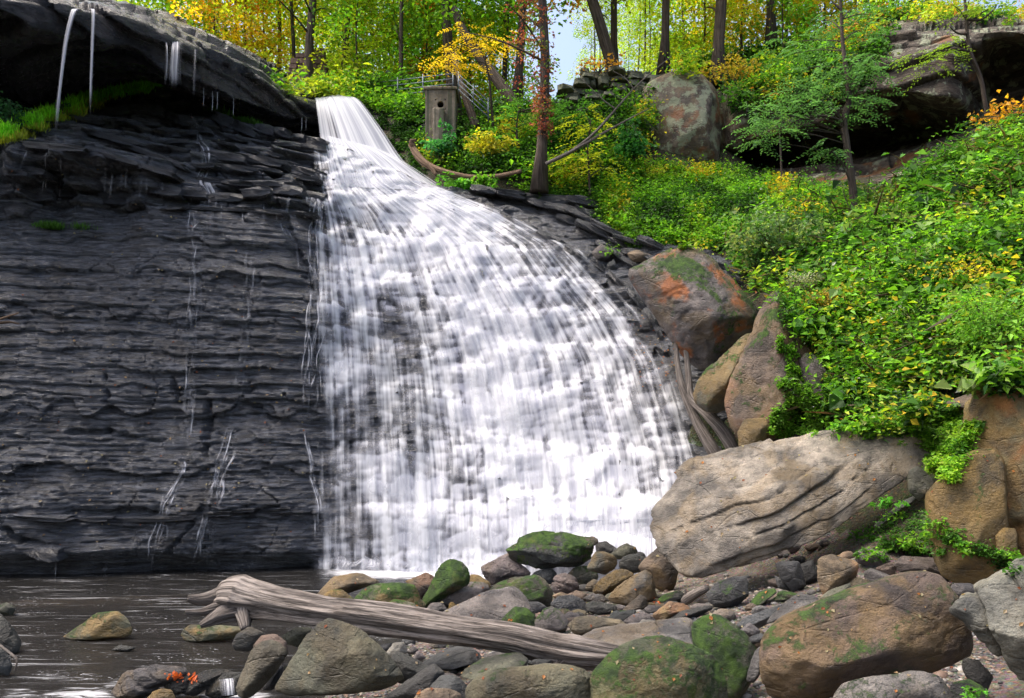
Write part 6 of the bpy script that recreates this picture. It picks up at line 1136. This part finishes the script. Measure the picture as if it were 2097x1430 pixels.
def cover(name, poly, n, nl, L, hgt, pal, label, seed, excl=(), wid=.62, rnd=.12, up=.8, flowers=0.0, ymax=40, ymin=5, dens_noise=.0):
    """leafy cover rooted on whatever surface is seen inside the polygon; pal: list of (weight, colour)"""
    g = np.random.default_rng(seed); xs = [p[0] for p in poly]; ys = [p[1] for p in poly]; T = n * 4
    px = g.uniform(min(xs) - 6, max(xs) + 6, T); py = g.uniform(min(ys) - 6, max(ys) + 6, T)
    jx, jy = px + 16 * vn(px / 14.0, py / 14.0, 3.0, seed), py + 16 * vn(px / 14.0, py / 14.0, 7.0, seed)   # ragged outline
    ok = in_poly_v(jx, jy, poly)
    for e in excl: ok &= ~in_poly_v(jx, jy, e)
    nz_ = vn(px / 55.0, py / 40.0, 0.0, seed); nz2 = vn(px / 16.0, py / 13.0, 0.0, seed + 1); ok &= nz2 > -.75 + dens_noise
    px, py, nz_, nz2 = [a[ok][:n] for a in (px, py, nz_, nz2)]
    hits = [cast(a, b) for a, b in zip(px, py)]
    k = np.array([h_[0] is not None and ymin < h_[0][1] < ymax for h_ in hits], bool)
    p = np.array([h_[0] for h_, q in zip(hits, k) if q]); nr = np.array([h_[1] for h_, q in zip(hits, k) if q]); nz_, nz2 = nz_[k], nz2[k]; n = len(p)
    w = np.array([a for a, _ in pal]); w = np.cumsum(w / w.sum()); cs = np.array([c for _, c in pal])
    ci = np.minimum(np.searchsorted(w, np.clip(.5 + .55 * nz_ + .18 * nz2 + g.normal(size=n) * rnd, 0, .999)), len(cs) - 1)
    col = cs[ci] * (.9 + .45 * nz2)[:, None]  # low, sparse patches get darker leaves: gap shade put into the colour
    m = np.maximum(3, (nl * g.uniform(.5, 1.4, n)).astype(int)); H = hgt * g.uniform(.35, 1.25, n) * (1 + .5 * nz2); s_ = L * g.uniform(.7, 1.3, n) * np.where(g.uniform(size=n) < .1, 1.5, 1); fl = g.uniform(size=n) < flowers
    R_ = lambda a: np.repeat(a, m, 0)
    N = int(m.sum()); Hr = R_(H); hz = g.uniform(.05, 1, N) * Hr; o_ = g.normal(size=(N, 3)) * np.stack([Hr * .45, Hr * .45, Hr * 0], 1); nrr = R_(nr)
    pos = R_(p) - np.array([0, 0, .05]) + o_ + np.stack([nrr[:, 0] * hz * .3, nrr[:, 1] * hz * .5, hz], 1)
    ax = g.normal(size=(N, 3)) * np.array([1, 1, .35]) + np.array([0, -.25, -.1]); nn = g.normal(size=(N, 3)) * .45 + np.array([0, -.45, up])
    Ls = R_(s_) * g.uniform(.6, 1.25, N); c = R_(col) * g.uniform(.65, 1.35, (N, 1)) * (1 + g.normal(size=(N, 3)) * .06)
    f_ = R_(fl) & (g.uniform(size=N) < .3); c[f_] = (.5, .5, .46); Ls[f_] *= .45
    o = link(name, leaf_mesh(name, [leaf_arrays(pos, ax, nn, Ls, Ls * wid * g.uniform(.75, 1.3, N), np.clip(c, .003, 1))]), kind='stuff', label=label, cat='undergrowth'); o.color = (1, 1, 1, 1); return o
dk, gr, br, yl, go, rd, ol = (.026, .072, .014), (.07, .19, .02), (.17, .36, .026), (.36, .43, .03), (.55, .40, .03), (.40, .15, .03), (.15, .18, .045)  # dk: dark leaves, also painting shaded gaps into the cover
EX = ([(1480, 640), (1560, 590), (1605, 640), (1640, 700), (1690, 740), (1705, 850), (1580, 910), (1480, 880)], [(1280, 500), (1480, 500), (1560, 640), (1500, 760), (1420, 770)], [(1900, 790), (2000, 800), (1980, 900), (1900, 860)])
slope = [(1500, 560), (1530, 470), (1650, 400), (1800, 400), (1900, 345), (2030, 265), (2150, 230), (2200, 600), (2150, 800), (2000, 800), (1920, 830), (1900, 880), (1760, 890), (1700, 870), (1650, 760), (1590, 650)]
cover('undergrowth', slope, 11000, 10, .085, .32, [(3.0, dk), (3, gr), (2.2, br), (.7, yl), (.12, go), (.1, rd), (1.2, ol)], 'dense mixed green undergrowth covering the right slope', 1, flowers=.03, excl=EX, dens_noise=.5)
cover('undergrowth', [(1560, 600), (1700, 560), (2150, 480), (2180, 800), (1990, 800), (1900, 860), (1760, 880), (1640, 720)], 2600, 9, .12, .55, [(1.2, dk), (2.2, gr), (3.2, br), (1.6, yl), (.25, go)], 'taller bushy growth on the lower right slope', 2, flowers=.08, excl=EX, dens_noise=.6)
cover('undergrowth', slope, 650, 7, .21, .42, [(1, dk), (2, gr), (2, (.13, .27, .06)), (1, (.20, .30, .09))], 'broad vine leaves spread over the right slope', 22, excl=EX, dens_noise=.7, wid=.95)
cover('undergrowth', slope, 900, 16, .16, .5, [(2, dk), (2, gr), (1, br)], 'narrow fern like sprays on the right slope', 23, excl=EX, dens_noise=.7, wid=.2)
cover('undergrowth', slope, 700, 5, .5, .35, [(1, (.10, .065, .035)), (1, (.16, .12, .08)), (1, (.07, .05, .03))], 'dry stems and twigs among the slope plants', 24, excl=EX, dens_noise=.3, wid=.03, up=.1)
cover('undergrowth', [(1185, 352), (1290, 340), (1420, 345), (1530, 350), (1640, 380), (1740, 400), (1740, 450), (1600, 470), (1540, 500), (1440, 515), (1330, 505), (1260, 470), (1180, 410)], 7500, 9, .085, .28, [(1, dk), (2.4, gr), (3.2, br), (1.0, yl), (.25, go)], 'bright green herbs on the bank below the sandstone', 3, flowers=.05)
cover('undergrowth', [(860, 330), (880, 250), (1000, 180), (1130, 150), (1330, 200), (1340, 330), (1190, 350), (1180, 400), (1080, 370), (960, 365)], 5200, 9, .105, .4, [(2.5, dk), (2.5, gr), (2.0, br), (1.3, yl), (.3, go)], 'shrubby growth on the bank between pillar and sandstone', 4)
cover('undergrowth', [(1100, 150), (1250, 105), (1400, 95), (1480, 80), (1650, 40), (1800, -20), (2200, -40), (2200, 45), (1990, 40), (1800, 45), (1760, 120), (1700, 180), (1560, 200), (1480, 160), (1330, 145), (1150, 170)], 6500, 10, .12, .5, [(1.2, dk), (2.2, gr), (2.0, br), (2.2, yl), (1.3, go), (.5, rd)], 'yellow green brush fringing the top of the sandstone cliff', 5, up=.6)
cover('undergrowth', [(1480, 150), (1700, 70), (1830, 30), (1810, 130), (1760, 200), (1600, 240), (1500, 230)], 2200, 9, .11, .38, [(3, dk), (2.5, gr), (.8, ol), (.5, yl), (.4, rd)], 'dark leafy growth hanging over the overhang', 6)
cover('undergrowth', [(690, 205), (760, 190), (900, 180), (880, 240), (840, 250), (760, 225)], 1500, 9, .12, .45, [(2, gr), (2, br), (1.5, yl), (1, go), (.4, rd)], 'autumn coloured bushes under the railing', 7)
cover('undergrowth', [(560, 190), (700, 175), (900, 165), (1130, 140), (1130, 190), (900, 200), (720, 205)], 2500, 9, .16, .8, [(1, dk), (2, gr), (2, br), (1.5, yl)], 'leafy thicket along the rim behind the crest', 8)
cover('creeping_plants', [(1600, 690), (1618, 700), (1630, 760), (1660, 810), (1700, 850), (1700, 890), (1575, 890), (1580, 850), (1610, 820), (1600, 770)], 1100, 10, .05, .07, [(1, gr), (3, br), (1.5, (.22, .42, .05))], 'bright green creeping plants draped over the brown boulder', 9)
cover('creeping_plants', [(1760, 880), (1850, 820), (1960, 830), (2000, 860), (1990, 900), (1950, 990), (1900, 960), (1880, 900)], 2400, 9, .05, .10, [(1, gr), (3, br), (2, (.28, .46, .04))], 'vivid low plants and grass behind the huge slab', 10)
cover('creeping_plants', [(1735, 1110), (1800, 1060), (1900, 1040), (1950, 1090), (2060, 1120), (2090, 1170), (1960, 1120), (1850, 1130), (1800, 1150)], 700, 8, .05, .08, [(1, dk), (3, gr), (3, br)], 'green seedlings among the rubble below the golden boulder', 11)
cover('creeping_plants', [(1240, 480), (1300, 470), (1330, 500), (1260, 525)], 140, 8, .07, .15, [(1, gr), (2, br)], 'small green tuft on the shale beside the falls', 12)
cover('creeping_plants', [(1690, 750), (1740, 760), (1780, 830), (1770, 880), (1720, 860), (1690, 800)], 700, 9, .05, .07, [(1, gr), (3, br)], 'light green creepers on the half buried plum boulder', 13)
cover('creeping_plants', [(745, 225), (800, 235), (870, 250), (890, 300), (880, 350), (850, 365), (810, 330), (780, 280)], 1300, 8, .07, .10, [(3, dk), (2, gr), (1, br)], 'mossy green growth on the rock right of the plume', 14, dens_noise=.35)
cover('creeping_plants', [(1040, 372), (1100, 380), (1160, 385), (1200, 410), (1150, 415), (1080, 402)], 350, 9, .08, .16, [(1, dk), (2, gr), (2, br)], 'green plants round the foot of the vine tree', 15)
# grass on the ledge below the caprock, blades one mesh
def ledge_grass():
    g = np.random.default_rng(21); parts = []
    def blades(p, n, h_, col, spread):
        o_ = g.normal(size=(n, 3)) * np.array([spread, spread, 0.01]); ax = g.normal(size=(n, 3)) * .28 + np.array([0, -.15, 1]); nn = g.normal(size=(n, 3)) + np.array([0, -1, 0]); Ls = h_ * g.uniform(.5, 1.3, n)
        parts.append(leaf_arrays(p + o_, ax, nn, Ls, Ls * .09 + .006, np.clip(np.asarray(col)[None] * g.uniform(.6, 1.4, (n, 1)), 0, 1), .05))
    line = [(-60, 300), (0, 286), (60, 262), (110, 240), (160, 222), (200, 207), (260, 190), (320, 180), (350, 190), (420, 214), (480, 243), (520, 256)]
    for i in range(1500):
        t = g.uniform(0, 1) ** .9 * 380 - 50; by = np.interp(t, [a for a, _ in line], [b for _, b in line]); px = t
        th = np.interp(px, [-60, 60, 150, 250, 320, 345], [26, 22, 16, 7, 6, 2]); py = by + g.uniform(-2, 1) * th * .5
        Y = hit_cliff(px, max(py, by + 1) + 7) - .03
        p = P(px, py + 6, Y); blades(p, 12, .16 if px < 150 else .22, (.30, .66, .03) if py < by + 3 else (.46, .48, .05), .09)
    for px, py, Y, n in [(505, 255, 24.9, 40), (515, 258, 25.0, 30), (490, 250, 24.7, 20), (455, 235, 24.4, 12), (440, 228, 24.3, 10), (97, 468, 19.6, 40), (105, 470, 19.6, 30), (165, 470, 19.8, 14)]:
        for k in range(n): blades(P(px + g.normal() * 9, py + g.normal() * 2, hit_cliff(px, py) - .02 if py > 400 else Y), 10, .14, (.08, .2, .02), .08)
    o = link('grass', leaf_mesh('grass', parts), kind='stuff', label='bright green grass on the ledge under the caprock', cat='grass'); o.color = (1, 1, 1, 1)
ledge_grass()
# single plants and shrubs
def shrub(name, label, px, py, Y, r, h_, n, L, col, seed, wid=.6, stems=7, cat='shrub', var=None, flat=.35, fl=None):
    g = np.random.default_rng(seed); o0 = P(px, py, Y); root = empty(name, tuple(o0), label, cat); st = []; lp = []
    for i in range(stems):
        a = g.uniform(0, 6.28); tip = np.array([math.cos(a) * r * g.uniform(.2, .9), math.sin(a) * r * g.uniform(.2, .7) - .1, h_ * g.uniform(.5, 1.05)]); st.append(tube_arrays(smooth_path([np.zeros(3), tip * .5 + np.array([0, 0, h_ * .12]), tip], 8), np.linspace(.014, .004, 8), 5))
        for k in range(max(1, n // stems // 22)):
            c = tip * g.uniform(.45, 1.05) + g.normal(size=3) * np.array([r, r * .7, h_ * .4]) * .28; cc = np.array(col if var is None else var[g.integers(len(var))]); lp.append(spray(c, r * .3, 22, L, cc * g.uniform(.6, 1.25), g, flat))
        if fl is not None: lp.append(spray(tip + np.array([0, -.05, .05]), r * .25, 40, .03, np.array(fl), g, .5))
    v, f, u = join(st); link('stem', mesh_np('stem', v, fix_tri(f), attrs={'grain': u}, mats=M['bark']), parent=root)
    o = link('foliage', leaf_mesh('foliage', lp), parent=root); o.color = (1, 1, 1, 1); return root
def gY(px, py): return hit_ground(px, py, 8, 28)
pg = (.17, .27, .11)
shrub('shrub', 'pale green rounded shrub at the left edge of the slope', 1600, 545, 18.6, .95, 1.0, 1900, .10, pg, 1, .75, 16, var=[pg, (.12, .24, .07), (.24, .30, .10)])
shrub('shrub', 'pale green shrub hanging over the shale left of the slope', 1545, 560, 19.0, .45, .9, 800, .10, (.13, .27, .09), 2, .75, 9)
shrub('shrub', 'grey flowering shrub on top of the brown boulder', 1640, 600, 17.0, .35, .35, 500, .06, (.20, .22, .12), 3, fl=(.5, .5, .45))
shrub('shrub', 'yellow leaved twiggy shrub beside the brown boulder top', 1680, 640, 16.6, .5, .45, 600, .07, (.45, .34, .05), 4)
shrub('shrub', 'golden yellow flowering shrub high on the slope', 1960, 580, 14.6, .8, .4, 600, .06, (.50, .40, .03), 5)
shrub('shrub', 'feathery light green bush on the right slope', 2030, 720, 13.2, .7, .85, 2600, .06, (.20, .40, .05), 6, .25, 18)
shrub('shrub', 'orange leaved shrub at the right border', 2075, 262, 18.8, .7, .5, 420, .12, (.60, .30, .03), 7)
shrub('shrub', 'pinkish orange shrub low at the right border', 2085, 770, 12.9, .35, .35, 500, .06, (.55, .30, .08), 8)
shrub('shrub', 'white flowering aster clump in the middle of the slope', 1870, 690, 15.2, .5, .5, 800, .06, (.15, .24, .06), 9, fl=(.6, .6, .55))
shrub('shrub', 'second white flowering clump lower on the slope', 1790, 760, 15.6, .4, .4, 600, .06, (.12, .24, .05), 10, fl=(.6, .6, .55))
shrub('shrub', 'dark green ferny bush behind the upright boulder', 1720, 690, 16.4, .6, .7, 1500, .09, (.05, .15, .035), 11, .35)
shrub('leafy_plant', 'broad leaved green plant left of the pillar', 900, 322, 26.2, .45, .75, 420, .17, (.07, .26, .09), 12, .9, cat='plant')
shrub('leafy_plant', 'bright broad leaved plant under the fallen branch', 940, 388, 24.9, .55, .25, 320, .16, (.14, .40, .04), 13, .9, cat='plant')
shrub('leafy_plant', 'second bright plant under the fallen branch', 990, 382, 24.8, .4, .22, 220, .15, (.18, .42, .04), 14, .9, cat='plant')
shrub('leafy_plant', 'big leaved plant by the dark shale behind the orange topped boulder', 1630, 548, 18.7, .4, .3, 240, .14, (.10, .34, .04), 15, .9, cat='plant')
shrub('leafy_plant', 'bushy green plant on the ledge at the left border', 22, 285, 20.4, .5, .75, 900, .08, (.06, .17, .07), 16, .4, 10, cat='plant')
shrub('leafy_plant', 'small plant tuft on the grassy ledge', 128, 228, 22.0, .15, .25, 120, .07, (.10, .22, .06), 17, .5, 5, cat='plant')
shrub('leafy_plant', 'ivy clump hanging beside the sandstone block', 1300, 330, 25.2, .5, .9, 900, .13, (.06, .22, .05), 18, .9, 10, cat='plant')
shrub('leafy_plant', 'tiny green plant in the dark gap below the slab tip', 1818, 1040, 12.1, .18, .14, 100, .07, (.10, .30, .03), 19, .6, 5, cat='plant')
shrub('leafy_plant', 'small fern on the dark mossy stone at the bottom edge', 1985, 1425, 6.55, .10, .10, 160, .03, (.12, .34, .03), 20, .4, 6, cat='plant')
shrub('shrub', 'orange leaved shrub below the curved tree on the rim', 1225, 150, 28.6, .9, .35, 260, .13, (.55, .26, .04), 21)
shrub('shrub', 'yellow orange shrub above the sandstone block', 1500, 170, 26.6, 1.0, .6, 500, .12, (.46, .34, .04), 22)
shrub('shrub', 'lemon yellow shrub left of the vine tree', 1010, 320, 25.6, .6, .6, 800, .12, (.50, .46, .04), 23)
# fallen leaves, scattered (uncountable)
def fallen():
    g = np.random.default_rng(31); P_, N_, C_ = [], [], []
    pal = np.array([(.50, .20, .06), (.40, .26, .14), (.42, .32, .22), (.30, .10, .05), (.40, .34, .2)])
    for i in range(420):
        px, py = g.uniform(600, 2090), g.uniform(900, 1425)
        p, nr = cast(px, py)
        if p is None or nr[2] < .25 or p[2] < .03 or p[1] > 19: continue
        P_.append(p + nr * .006); N_.append(nr); C_.append(pal[g.integers(5)])
    for i in range(260):
        px, py = g.uniform(0, 640), g.uniform(280, 1120); Y = hit_cliff(px, py); P_.append(P(px, py, Y - .02)); N_.append(np.array([0, -.8, .6])); C_.append(pal[g.integers(1, 5)])
    for i in range(160):
        px, py = g.uniform(1290, 1400), g.uniform(600, 800); Y = hit_cliff(px, py); P_.append(P(px, py, Y - .02)); N_.append(np.array([0, -.8, .6])); C_.append(pal[g.integers(0, 4)])
    for (cx, cy, s_, n) in [(362, 1385, 9, 26), (395, 1390, 6, 16), (1340, 1232, 8, 8)]:
        for i in range(n):
            p, nr = cast(cx + g.normal() * s_, cy + g.normal() * 4)
            if p is not None: P_.append(p + nr * .01); N_.append(nr); C_.append(np.array((.75, .16, .04)))
    P_, N_, C_ = np.array(P_), np.array(N_), np.array(C_); n = len(P_); ax = np.cross(N_, g.normal(size=(n, 3))); Ls = g.uniform(.025, .06, n) * (P_[:, 1] / 11) ** .5
    o = link('fallen_leaves', leaf_mesh('fallen_leaves', [leaf_arrays(P_, ax, N_ + g.normal(size=(n, 3)) * .2, Ls, Ls * .7, C_ * .8, .15)]), kind='stuff', label='scattered tan and orange fallen leaves', cat='leaves'); o.color = (1, 1, 1, 1)
fallen()
# tiny spill at the pool outlet
link('spill', mesh_np('spill', *(lambda s, t_: (P(446 + 40 * s + 4 * t_, 1392 + 34 * t_ ** 1.3 - 4 * s, 8.45 - .12 * np.sin(t_ * 1.6)).reshape(-1, 3), grid_faces(20, 16)))(np.linspace(0, 1, 16)[None], np.linspace(0, 1, 20)[:, None]), attrs={'flow': np.stack(np.broadcast_arrays(np.linspace(0, .4, 16)[None], np.linspace(0, 1, 20)[:, None], .55 * np.sin(np.linspace(0, np.pi, 16))[None] + 0 * np.linspace(0, 1, 20)[:, None]), -1).reshape(-1, 3)}, mats=M['fall']), kind='structure', label='tiny spill of white water over the wet stone')
